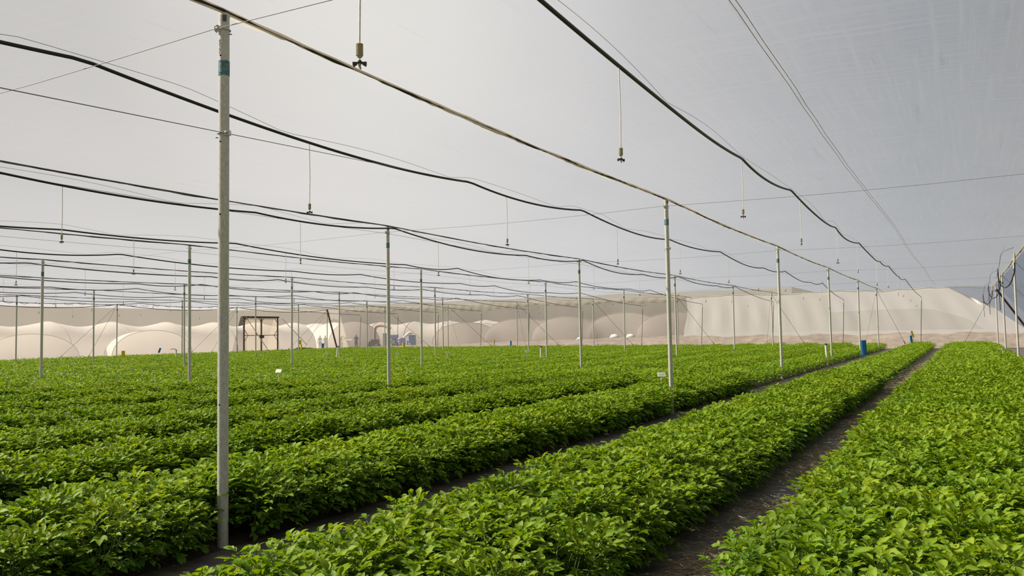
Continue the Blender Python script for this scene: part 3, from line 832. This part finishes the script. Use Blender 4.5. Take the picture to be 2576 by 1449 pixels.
# big grey net house far behind
mb = MB()
def box_house(mb, x0, x1, y0, y1, z):
    nx_ = 24; vs = []
    for i in range(nx_ + 1):
        x = lerp(x0, x1, i / nx_)
        vs += [(x, y0 + (x1 - x) * 0, 0), (x, y0, z - .18 * math.sin(math.pi * ((i * .5) % 1))), (x, y1, z), (x, y1, 0)]
    mb.add(vs, [(i * 4 + k, i * 4 + 4 + k, i * 4 + 5 + k, i * 4 + 1 + k) for i in range(nx_) for k in range(3)])
    mb.add([vs[0], vs[1], vs[2], vs[3]], [(0, 1, 2, 3)]); mb.add(vs[-4:], [(3, 2, 1, 0)])
box_house(mb, -185, -22, 125, 165, 7.6)
tag(mb.build('grey_net_house', M['shade_net']), 'large grey net house behind the white tunnels', 'net house')
mb = MB(); box_house(mb, -150, -110, 20, 124.5, 6.2)
tag(mb.build('grey_net_house', M['shade_net']), 'long grey net house beyond the left side wall', 'net house')
# drums, crates, machine
def drum(loc, mat, r, h, lab, cloth_top=False):
    root = empty('plastic_drum', loc)
    mb = MB(); mb.lathe([(r * .9, 0), (r, .05), (r, h * .32), (r * .94, h * .34), (r, h * .36), (r, h * .64), (r * .94, h * .66), (r, h * .68), (r, h - .05), (r * .88, h)], 18); mb.build('body', mat, root)
    mb = MB(); mb.lathe([(r * .80, h), (r * .80, h + .03), (r * .2, h + .04)], 14); mb.build('lid', mat, root)
    tag(root, lab, 'drum', 'plastic drums outside the end wall')
drum((-53.5, 74.0, .30), M['drum'], .42, 1.15, 'tall light blue plastic drum outside the net, draped with a white sack')
drum((-55.0, 74.0, .30), M['drum2'], .48, .85, 'round violet blue plastic drum left of the light blue drum')
drum((-54.2, 74.6, .36), M['drum2'], .35, .62, 'small dark blue drum between the two large drums')
sack = MB(); sack.tube([(-54.3, 73.4, 1.2), (-53.9, 73.45, 1.45), (-53.5, 73.6, 1.72), (-53.2, 73.7, 1.60)], [.05, .16, .2, .05], 10)
tag(sack.build('sack', M['bag']), 'white sack lying over the light blue drum', 'sack')
def crate(loc, mat, size, lab, rz=.4):
    root = empty('crate', loc, rz); x, y, z = size
    mb = MB(); t = .03
    mb.box((0, 0, t / 2), (x, y, t)); mb.box((0, -y / 2, z / 2), (x, t, z)); mb.box((0, y / 2, z / 2), (x, t, z)); mb.box((-x / 2, 0, z / 2), (t, y, z)); mb.box((x / 2, 0, z / 2), (t, y, z))
    mb.build('body', mat, root)
    mb = MB(); mb.box((0, -y / 2 - .01, z - .03), (x + .03, .04, .05)); mb.box((0, y / 2 + .01, z - .03), (x + .03, .04, .05)); mb.build('rim', mat, root)
    tag(root, lab, 'crate', 'crates outside the end wall')
crate((-55.9, 74.2, .30), M['machine'], (.85, .6, .82), 'dark green crate at the bottom of the stack outside the net')
crate((-56.1, 74.2, 1.12), M['crate'], (.80, .55, .42), 'lilac crate on top of the dark green crate')
crate((-55.7, 73.3, .55), M['green_box'], (.42, .35, .42), 'mint green box in front of the dark green crate')
# machine with hood and wheels
mroot = empty('small_tractor', (-59.2, 74.5, .02), .5)
mb = MB(); mb.box((0, 0, .55), (1.15, .6, .55)); mb.box((-.55, 0, .42), (.5, .5, .35)); mb.build('body', M['machine'], mroot)
mb = MB(); mb.box((.1, 0, .92), (.85, .55, .22)); mb.build('hood', M['machine'], mroot)
for sx in (-.55, .45):
    for sy in (-.36, .36):
        q = MB(); q.lathe([(.12, -.06), (.26, -.07), (.28, 0), (.26, .07), (.12, .06)], 16); ww = q.build('wheel', M['rotor'], mroot, (sx, sy, .26)); ww.rotation_euler = (math.pi / 2, 0, 0)
tag(mroot, 'low dark green machine outside the net beside the crates', 'machine')
mb = MB(); mb.tube([(-57.6, 74.4, .0), (-57.6, 74.4, 1.62)], .22, 12); mb.tube([(-57.6, 74.4, 1.62), (-57.6, 74.4, 1.72)], .24, 12)
tag(mb.build('grey_tank', M['dark_steel']), 'tall narrow grey tank left of the crates', 'tank')
o = curve_tube('tan_tarp', [(-59.9, 75.5, .0), (-59.9, 75.5, 1.9), (-59.6, 75.5, 2.55), (-58.7, 75.6, 2.60), (-57.8, 75.7, 2.25)], .17, M['brown_pipe'], 10)
tag(o, 'tan rolled cloth hanging from an arch above the machine', 'cloth')
for k, (x, y, s) in enumerate([(-28.2, 70.5, .5), (-26.8, 70.9, .45), (-31.5, 70, .3)]):
    mb = MB(); z0 = .34 + .86 * max(0, min(1, (x + 50) / 36))
    mb.tube([(x - s, y, z0 - .04), (x - s * .5, y + .1, z0 + s * .32), (x, y, z0 + s * .36), (x + s * .6, y, z0 + s * .30), (x + s, y, z0 - .04)], [s * .1, s * .42, s * .45, s * .38, s * .08], 10)
    tag(mb.build('white_bundle', M['bag']), ['left white cloth bundle of the pair lying on the soil bank', 'right white cloth bundle of the pair lying on the soil bank', 'small white bundle left of the pair on the soil bank'][k], 'bundle', 'white bundles on the soil bank')
mb = MB(); mb.tube([(-51.0, 52.4, .1), (-51.1, 53.8, .32), (-50.9, 55.2, .3), (-50.7, 56.6, .12)], [.15, .28, .22, .08], 10)
tag(mb.build('soil_heap', M['bed_soil']), 'low heap of dark soil between the double door and the corner', 'soil')

# people, one continuous body each (skin modifier applied on a posed skeleton)
def person(loc, rz, shirt, trousers, lab, bend=0.0, arms='down', h=1.65, hood=False):
    root = empty('person', loc, rz)
    k = h / 1.65
    hip = Vector((0, 0, .86)); bd = bend
    def up(v): # rotate the upper body forward (towards +y) about the hips
        p = Vector(v) - hip
        return hip + Vector((p.x, p.y * math.cos(bd) + p.z * math.sin(bd), p.z * math.cos(bd) - p.y * math.sin(bd)))
    V = [hip, up((0, 0, 1.08)), up((0, .01, 1.30)), up((0, .01, 1.42)), up((0, .03, 1.50)), up((0, .02, 1.60))]
    Rr = [(.15, .11), (.135, .10), (.165, .11), (.06, .06), (.075, .085), (.06, .075)]
    E = [(0, 1), (1, 2), (2, 3), (3, 4), (4, 5)]
    for s in (-1, 1):
        b = len(V); V += [Vector((s * .09, 0, .80)), Vector((s * .10, .03, .45)), Vector((s * .11, -.02, .08)), Vector((s * .12, .13, .03))]
        Rr += [(.09, .09), (.062, .062), (.04, .04), (.035, .03)]; E += [(0, b), (b, b + 1), (b + 1, b + 2), (b + 2, b + 3)]
        b = len(V)
        sh = up((s * .19, 0, 1.35))
        if arms == 'down' and bd < .3: el, wr_, ha = up((s * .26, -.02, 1.08)), up((s * .26, .10, .86)), up((s * .25, .14, .78))
        elif bd >= .3: el, wr_, ha = sh + Vector((s * .04, .10, -.27)), sh + Vector((0, .20, -.48)), sh + Vector((0, .24, -.56))
        else: el, wr_, ha = up((s * .27, .12, 1.12)), up((s * .12, .33, 1.12)), up((s * .07, .40, 1.14))
        V += [sh, el, wr_, ha]; Rr += [(.06, .06), (.042, .042), (.03, .03), (.032, .02)]; E += [(2, b), (b, b + 1), (b + 1, b + 2), (b + 2, b + 3)]
        for q in range(5):
            fd = (ha - wr_).normalized(); V.append(ha + fd * (.07 + .01 * (q % 3)) + Vector((s * (q - 2) * .012, .01, 0))); Rr.append((.008, .008)); E.append((b + 3, len(V) - 1))
    me = bpy.data.meshes.new('body'); me.from_pydata([v * k for v in V], E, [])
    ob = bpy.data.objects.new('body', me); C.objects.link(ob); ob.parent = root
    md = ob.modifiers.new('skin', 'SKIN')
    for sv, r in zip(me.skin_vertices[0].data, Rr): sv.radius = (r[0] * k, r[1] * k)
    me.skin_vertices[0].data[0].use_root = True
    md2 = ob.modifiers.new('sub', 'SUBSURF'); md2.levels = 1; md2.render_levels = 1
    me.materials.append(shirt)
    # trousers and head details
    mb = MB()
    for s in (-1, 1): mb.tube([Vector(p) * k for p in [(s * .07, 0, .92), (s * .095, .0, .78), (s * .10, .03, .45), (s * .11, -.02, .09)]], [.115 * k, .11 * k, .08 * k, .06 * k], 10)
    mb.build('trousers', trousers, root)
    hc = up((0, .035, 1.565)) * k; mb = MB()
    rot = Matrix.Rotation(-bd, 3, 'X')
    prof = []
    for i in range(9):
        a = math.pi * i / 8; prof.append((math.sin(a) * .082 * k, -math.cos(a) * .115 * k))
    vs = []
    for r_, z_ in prof:
        for j in range(12):
            t = 2 * math.pi * j / 12; fy = 1.12 if math.sin(t) > 0 else 1.0
            vs.append(hc + rot @ Vector((math.cos(t) * r_, math.sin(t) * r_ * fy, z_)))
    mb.add(vs, [(i * 12 + j, i * 12 + (j + 1) % 12, (i + 1) * 12 + (j + 1) % 12, (i + 1) * 12 + j) for i in range(8) for j in range(12)])
    for e in (-.03, .03):
        pass
    mb.tube([hc + rot @ Vector((0, .088 * k, .01)), hc + rot @ Vector((0, .115 * k, -.02))], [.008, .014], 6)
    for s in (-1, 1): mb.tube([hc + rot @ Vector((s * .083 * k, 0, .02)), hc + rot @ Vector((s * .09 * k, -.01, -.02))], .014, 5)
    mb.build('face', M['skin'], root)
    mb = MB(); vs = []
    for i in range(6):
        a = math.pi * (.42 + .58 * i / 5)
        for j in range(12):
            t = 2 * math.pi * j / 12; r_ = math.sin(a) * .097 * k; z_ = -math.cos(a) * .128 * k
            vs.append(hc + rot @ Vector((math.cos(t) * r_, math.sin(t) * r_ - .016, z_ + (.03 if math.sin(t) > .3 else -.03) * (1 if i == 0 else 0))))
    mb.add(vs, [(i * 12 + j, i * 12 + (j + 1) % 12, (i + 1) * 12 + (j + 1) % 12, (i + 1) * 12 + j) for i in range(5) for j in range(12)])
    mb.build('hood' if hood else 'hair', shirt if hood else M['hair'], root)
    tag(root, lab, 'person', 'people working outside the end wall')
yp = 72.5; sc_ = yp / 80
person((-72.3 * sc_, yp, .0), -2.6, M['dark_cloth'], M['dark_cloth'], 'person in dark clothes standing outside the net, left one of a close pair', 0, 'down', 1.56)
person((-71.5 * sc_, yp + .1, .0), -2.9, M['dark_cloth'], M['dark_cloth'], 'person in dark clothes standing outside the net, right one of a close pair', 0, 'down', 1.56)
person((-68.8 * sc_, yp, .0), -2.4, M['dark_cloth'], M['dark_cloth'], 'person in dark clothes behind the one in yellow', .15, 'fwd', 1.56)
person((-67.5 * sc_, yp - .4, .15), 1.9, M['yellow_cloth'], M['yellow_cloth'], 'person in a yellow hooded raincoat bending forward', .75, 'down', 1.62, True)
person((-66.4 * sc_, yp, .05), -2.2, M['dark_cloth'], M['dark_cloth'], 'person in dark clothes right of the one in yellow', .1, 'fwd', 1.56)
person((-75.6 * sc_, yp, .05), 1.3, M['pink_cloth'], M['dark_cloth'], 'person in a pink shirt bending left of the pair', .55, 'down', 1.60)

# ------------------------------------------------------------------ planting beds
BEDS = [(-1.09, 1.75)]
right_edge = [-1.72, -4.50, -6.52, -8.64, -10.84]
left_edge = [-3.22, -5.96, -8.04, -10.22, -12.42]
for a, b in zip(left_edge, right_edge): BEDS.append((a, b))
x = -12.85
while x - 1.47 > LEFT_BOT + .6:
    BEDS.append((x - 1.47, x)); x -= 2.13
BN = ['right of the grey path', 'between the grey path and the foreground post', 'at the foot of the foreground post']
BED_END = 60.2
for k, (a, b) in enumerate(BEDS):
    mb = MB(); ys = [NEAR_Y, BED_END]; ins = .30
    prof = [(a + ins - .12, .007), (a + ins, .05), (b - ins, .05), (b - ins + .12, .007)]
    vs = [(px, y, pz) for y in ys for px, pz in prof]; mb.add(vs, [(0, 1, 5, 4), (1, 2, 6, 5), (2, 3, 7, 6), (0, 4, 7, 3), (0, 3, 2, 1), (4, 5, 6, 7)], 0, False)
    lab = 'dark soil planting bed ' + (BN[k] if k < 3 else '%s from the right' % (ORD[k] if k < 14 else 'number %d' % (k + 1)))
    if k >= 14: lab = 'dark soil planting bed near the left wall, %s from that wall' % ORD[len(BEDS) - 1 - k]
    tag(mb.build('planting_bed', M['bed_soil']), lab, 'planting bed', 'planting beds across the field')

# ------------------------------------------------------------------ potato plants
class LeafMesh:
    def __init__(s): s.v = []; s.f = []; s.t = []
    def leaflet(s, p, d, nrm, L, Wd, fold, curl, tint):
        side = d.cross(nrm).normalized(); n = side.cross(d).normalized()
        def at(t, w, lift): return p + d * (L * t) - n * (curl * L * t * t) + side * w + n * lift
        o = len(s.v)
        vs = [at(0, 0, 0)]
        for t, w in ((.22, .72), (.48, 1.0), (.76, .62)):
            ww = Wd * .5 * w
            vs += [at(t, -ww, fold * ww), at(t, 0, 0), at(t, ww, fold * ww)]
        vs.append(at(1.0, 0, -.02 * L))
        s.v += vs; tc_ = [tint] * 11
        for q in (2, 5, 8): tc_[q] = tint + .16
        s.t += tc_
        s.f += [(o, o + 2, o + 1), (o, o + 3, o + 2), (o + 1, o + 2, o + 5, o + 4), (o + 2, o + 3, o + 6, o + 5), (o + 4, o + 5, o + 8, o + 7), (o + 5, o + 6, o + 9, o + 8), (o + 7, o + 8, o + 10), (o + 8, o + 9, o + 10)]
    def diamond(s, p, d, nrm, L, Wd, fold, tint):
        side = d.cross(nrm).normalized(); n = side.cross(d).normalized(); o = len(s.v)
        s.v += [p, p + d * L * .45 - side * Wd / 2 + n * fold * Wd / 2, p + d * L * .45, p + d * L * .45 + side * Wd / 2 + n * fold * Wd / 2, p + d * L - n * L * .12]
        s.t += [tint, tint, tint + .12, tint, tint]
        s.f += [(o, o + 2, o + 1), (o, o + 3, o + 2), (o + 1, o + 2, o + 4), (o + 2, o + 3, o + 4)]

def rnd_dir(r, az, el): return Vector((math.cos(az) * math.cos(el), math.sin(az) * math.cos(el), math.sin(el)))
def plant_variant(seed):
    r = random.Random(seed); lm = LeafMesh(); st = MB()
    def compound(p, az, el, Ln, big, tint0):
        # rachis arcs over, terminal leaflet largest, pairs getting smaller towards the stem
        pts = []; q = p.copy(); e = el
        for k in range(5):
            pts.append(q.copy()); q = q + rnd_dir(r, az, e) * (Ln / 4); e -= r.uniform(.04, .18)
        st.tube([pts[0], pts[2], pts[4]], [.0022, .0018, .0012], 4)
        d = (pts[4] - pts[3]).normalized()
        up = Vector((0, 0, 1)); tw = r.uniform(-.5, .5)
        def nrm(dd): 
            n = (up - dd * up.dot(dd)); n.normalize()
            return (Matrix.Rotation(tw, 3, dd) @ n)
        t = tint0 + r.uniform(-.13, .13)
        lm.leaflet(pts[4], d, nrm(d), .066 * big, .041 * big, r.uniform(.2, .65), r.uniform(.0, .35), t)
        for idx, sz in ((4, .84), (3, .66), (2, .46)):
            if idx == 2 and r.random() < .4: continue
            for s in (-1, 1):
                a2 = az + s * r.uniform(.65, 1.1); e2 = el * .6 + r.uniform(-.2, .4)
                base = pts[idx] if idx < 4 else pts[4] * .75 + pts[3] * .25
                dd = rnd_dir(r, a2, e2)
                lm.leaflet(base, dd, nrm(dd), .062 * sz * big, .037 * sz * big, r.uniform(.2, .65), r.uniform(.0, .35), t + r.uniform(-.06, .06))
    ns = 9
    for k in range(ns):
        az = 2 * math.pi * (k + r.uniform(-.3, .3)) / ns; lean = r.uniform(.02, .14)
        top = Vector((math.cos(az) * lean, math.sin(az) * lean, r.uniform(.29, .37)))
        foot = Vector((math.cos(az) * .02, math.sin(az) * .02, .03)); mid = foot.lerp(top, .5) + Vector((math.cos(az), math.sin(az), 0)) * .015
        st.tube([foot, mid, top], [.005, .0042, .003], 5)
        # crown of young upright leaves
        for j in range(3):
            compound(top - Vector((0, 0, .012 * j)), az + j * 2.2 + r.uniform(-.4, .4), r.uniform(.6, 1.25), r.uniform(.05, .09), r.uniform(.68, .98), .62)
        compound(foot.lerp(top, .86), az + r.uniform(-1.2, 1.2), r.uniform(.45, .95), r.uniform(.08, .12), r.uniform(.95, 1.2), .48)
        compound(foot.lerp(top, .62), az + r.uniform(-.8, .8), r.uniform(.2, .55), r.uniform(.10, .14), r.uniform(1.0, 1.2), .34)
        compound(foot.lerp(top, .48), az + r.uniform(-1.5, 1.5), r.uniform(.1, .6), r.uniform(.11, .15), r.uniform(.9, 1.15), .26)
        compound(foot.lerp(top, .30), az + r.uniform(-1.0, 1.0), r.uniform(-.1, .4), r.uniform(.12, .17), r.uniform(.9, 1.2), .18)  # tint lowered down the stem: shade inside the plant put into the leaf colour
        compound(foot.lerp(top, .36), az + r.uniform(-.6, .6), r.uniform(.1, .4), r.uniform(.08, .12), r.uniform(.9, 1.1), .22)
    return lm, st
def lod_variant(seed, size, count):
    r = random.Random(seed); lm = LeafMesh()
    for k in range(count):
        x, y = r.uniform(-size / 2, size / 2), r.uniform(-size / 2, size / 2)
        z = r.choice([.42, .40, .38, .36, .32, .25, .16]) + r.uniform(-.03, .03) + .03 * math.sin(x * 14 + seed) * math.cos(y * 12)
        az = r.uniform(0, 6.283); el = r.uniform(-.2, .75)
        d = rnd_dir(r, az, el); n = (Matrix.Rotation(r.uniform(-.7, .7), 3, d) @ (Vector((0, 0, 1)) - d * d.z).normalized())
        lm.diamond(Vector((x, y, z - .05)), d, n, r.uniform(.075, .105), r.uniform(.05, .068), r.uniform(.2, .5), .25 + z * .9 + r.uniform(-.12, .12))  # tint darkens towards the ground, canopy shade painted into the leaf colour
    return lm
def leaf_object(lm, name, parent=None):
    me = bpy.data.meshes.new(name); me.from_pydata([tuple(v) for v in lm.v], [], lm.f)
    at = me.attributes.new('tint', 'FLOAT', 'POINT'); at.data.foreach_set('value', lm.t)
    me.materials.append(M['leaf']); me.polygons.foreach_set('use_smooth', [True] * len(lm.f)); me.update()
    o = bpy.data.objects.new(name, me); C.objects.link(o)
    if parent is not None: o.parent = parent
    return o
NV = 5
variants = [plant_variant(100 + s) for s in range(NV)]
protos = []
# plant positions on the beds
def canopy_jit(x, y): return .5 + .5 * math.sin(x * 1.9 + 1.3 * math.sin(y * .8)) * math.sin(y * 1.1 + .7 * x)
near, midp, farp = [], [], []
TH = math.tan(math.radians(32.05))
def in_view(x, y, m):
    f_ = x * F_.x + y * F_.y; r_ = x * R_.x + y * R_.y
    return f_ > -1.0 and abs(r_) < (f_ * TH + m)
pr = random.Random(21)
for bi, (a, b) in enumerate(BEDS):
    wdt = b - a
    rows = max(3, round((wdt - .20) / .215)) 
    y = 0.2
    while y < BED_END - .1:
        step = .215
        far = False
        f_ = (a + b) / 2 * F_.x + y * F_.y
        if f_ > 20 and in_view((a + b) / 2, y, 3):
            # coarse patches
            n = max(3, round(wdt / .42))
            for q in range(n):
                xx = lerp(a + .29, b - .29, (q + .0) / (n - 1)) + pr.uniform(-.05, .05)
                if in_view(xx, y, 2.0): farp.append((xx, y + pr.uniform(-.05, .05), bi, q in (0, n - 1)))
            y += .44; continue
        for q in range(rows):
            t = (q + .5) / rows
            ins = .10 if bi < 2 else .26 if bi > 2 else (.22 if t < .5 else .10)
            xx = lerp(a + ins, b - ins, t) + pr.uniform(-.055, .055); yy = y + pr.uniform(-.07, .07)
            if math.hypot(xx, yy) < .9: continue
            if abs(xx - XA) < .15 and abs(((yy - Y0 + S / 2) % S) - S / 2) < .17: continue
            if not in_view(xx, yy, 1.6): continue
            midp.append((xx, yy, bi, (-1 if q == 0 else 1 if q == rows - 1 else 0)))
        y += step
midp.sort(key=lambda p: 0 if False else (math.hypot(p[0], p[1])))
def really(p):
    f_ = p[0] * F_.x + p[1] * F_.y + (0.3 - 1.51) * F_.z; r_ = p[0] * R_.x + p[1] * R_.y
    u_ = p[0] * U_.x + p[1] * U_.y + (.42 - 1.51) * U_.z
    return f_ > .5 and abs(r_ / f_) < .64 and u_ / f_ > -.37
vis = [p for p in midp if really(p)]
nearset = set(id(p) for p in vis[:300])
def place_params(p, r):
    s = r.uniform(.90, 1.12) * (1.03 + .07 * (canopy_jit(p[0], p[1]) - .5))
    if p[3] != 0: s *= .90
    return s
GLAB = {0: ('bushy potato plant in the near part of the bed right of the grey path', 'potato plants in the bed right of the path'),
        1: ('bushy potato plant in the near part of the bed left of the grey path', 'potato plants in the bed left of the path'),
        2: ('bushy potato plant in the bed at the foot of the foreground post', 'potato plants in the bed by the foreground post'),
        3: ('bushy potato plant in the bed behind the foreground post bed', 'potato plants in the bed behind the foreground post bed')}
pr2 = random.Random(5)
rest = []
cnt = 0
for p in midp:
    if id(p) not in nearset:
        rest.append(p); continue
    v = pr2.randrange(NV); s = place_params(p, pr2)
    while len(protos) < NV:
        i = len(protos); rt = empty('potato_plant'); leaf_object(variants[i][0], 'foliage', rt)
        variants[i][1].build('stems', M['stem'], rt); protos.append([rt, False])
    pt, usedp = protos[v]
    o = pt if not usedp else copy_tree(pt)
    protos[v][1] = True
    o.location = (p[0], p[1], .04); o.scale = (s, s, s * pr2.uniform(.92, 1.08))
    tilt = (.22 if p[2] < 3 else .08) * p[3]
    o.rotation_euler = (pr2.uniform(-.06, .06), tilt + pr2.uniform(-.06, .06), 0)
    o.rotation_euler.rotate_axis('Z', pr2.uniform(0, 6.283))
    lab, grp = GLAB.get(p[2], ('bushy potato plant in a bed further left', 'potato plants further left'))
    tag(o, lab, 'potato plant', grp); cnt += 1
for i, (pt, u) in enumerate(protos):
    if not u: bpy.data.objects.remove(pt)

# the rest of the crop as one object: variants kept in its own mesh, instanced on its points
V_, F_l, T_, K_ = [], [], [], []
lods = [lod_variant(s, .62, 120) for s in range(4)]
allv = [variants[i][0] for i in range(3)] + lods
for k, lm in enumerate(allv):
    o = len(V_); V_ += [tuple(v) for v in lm.v]; F_l += [tuple(i + o for i in f) for f in lm.f]; T_ += lm.t; K_ += [100 + k] * len(lm.v)
ROT, SCL = [(0, 0, 0)] * len(V_), [1.0] * len(V_)
for p in rest:
    v = pr2.randrange(3); V_.append((p[0], p[1], .04)); T_.append(0); K_.append(v)
    e_ = Euler((pr2.uniform(-.06, .06), (.22 if p[2] < 3 else .08) * p[3] + pr2.uniform(-.06, .06), 0)); e_.rotate_axis('Z', pr2.uniform(0, 6.283)); ROT.append(tuple(e_)); SCL.append(place_params(p, pr2))
for p in farp:
    V_.append((p[0], p[1], .03)); T_.append(0); K_.append(3 + pr2.randrange(4)); ROT.append((0, 0, pr2.uniform(0, 6.283)))
    SCL.append((1.02 + .10 * canopy_jit(p[0], p[1])) * (.80 if p[3] else 1.0))
me = bpy.data.meshes.new('potato_crop'); me.from_pydata(V_, [], F_l)
me.attributes.new('tint', 'FLOAT', 'POINT').data.foreach_set('value', T_)
me.attributes.new('kind_id', 'INT', 'POINT').data.foreach_set('value', K_)
me.attributes.new('spin', 'FLOAT_VECTOR', 'POINT').data.foreach_set('vector', np.array(ROT, dtype=np.float32).ravel())
me.attributes.new('size', 'FLOAT', 'POINT').data.foreach_set('value', SCL)
me.materials.append(M['leaf']); me.polygons.foreach_set('use_smooth', [True] * len(F_l))
me.update()
crop = bpy.data.objects.new('potato_crop', me); C.objects.link(crop)
tag(crop, 'rows of leafy green potato plants filling the rest of the field', 'potato plants', kind='stuff')
ng = bpy.data.node_groups.new('crop_nodes', 'GeometryNodeTree')
ng.interface.new_socket('Geometry', in_out='INPUT', socket_type='NodeSocketGeometry')
ng.interface.new_socket('Geometry', in_out='OUTPUT', socket_type='NodeSocketGeometry')
gi, go = ng.nodes.new('NodeGroupInput'), ng.nodes.new('NodeGroupOutput')
join = ng.nodes.new('GeometryNodeJoinGeometry')
def named(nm, typ):
    n = ng.nodes.new('GeometryNodeInputNamedAttribute'); n.data_type = typ; n.inputs['Name'].default_value = nm
    return [s for s in n.outputs if s.enabled and s.name == 'Attribute'][0]
kid = named('kind_id', 'INT'); spn = named('spin', 'FLOAT_VECTOR'); siz = named('size', 'FLOAT')
def sep(val):
    cmp_ = ng.nodes.new('FunctionNodeCompare'); cmp_.data_type = 'INT'; cmp_.operation = 'EQUAL'
    ng.links.new(kid, cmp_.inputs[2]); cmp_.inputs[3].default_value = val
    sg = ng.nodes.new('GeometryNodeSeparateGeometry'); sg.domain = 'POINT'
    ng.links.new(gi.outputs[0], sg.inputs['Geometry']); ng.links.new(cmp_.outputs['Result'], sg.inputs['Selection'])
    return sg.outputs['Selection']
e2r = ng.nodes.new('FunctionNodeEulerToRotation'); ng.links.new(spn, e2r.inputs[0])
for k in range(len(allv)):
    ip = ng.nodes.new('GeometryNodeInstanceOnPoints')
    ng.links.new(sep(k), ip.inputs['Points']); ng.links.new(sep(100 + k), ip.inputs['Instance'])
    ng.links.new(e2r.outputs[0], ip.inputs['Rotation']); ng.links.new(siz, ip.inputs['Scale'])
    ng.links.new(ip.outputs[0], join.inputs[0])
ng.links.new(join.outputs[0], go.inputs[0])
md = crop.modifiers.new('crop', 'NODES'); md.node_group = ng
print('plants: near', cnt, 'mid', len(rest), 'far', len(farp))

# ------------------------------------------------------------------ dry straw on the paths
mb = MB(); sr = random.Random(9)
def straw(x, y, L, a, lift, r):
    d = Vector((math.cos(a), math.sin(a), 0)); c = Vector((x, y, .012)); b = sr.uniform(-.12, .12) * L; sd = Vector((-d.y, d.x, 0))
    mb.tube([c - d * L / 2, c + sd * b + Vector((0, 0, lift)), c + d * L / 2], r, 3)
for k in range(15000):
    y = 3.2 + 34 * sr.random() ** 1.6
    cl = math.sin(y * 2.6) * math.sin(y * 1.1 + 2)
    if sr.random() > .40 + .6 * cl: continue
    x = -1.47 + sr.gauss(.06, .16)
    straw(x, y, sr.uniform(.06, .24), sr.gauss(.15, .5), sr.uniform(.002, .03), sr.uniform(.0009, .0016) * (1 + y * .06))
for k in range(260):
    straw(-3.95 + sr.gauss(0, .25), 3 + 25 * sr.random() ** 1.5, sr.uniform(.05, .2), sr.uniform(0, 3.14), .008, .0012)
tag(mb.build('dry_straw', M['straw']), 'thin dry straw scattered on the black ground cover of the paths', 'straw', kind='stuff')
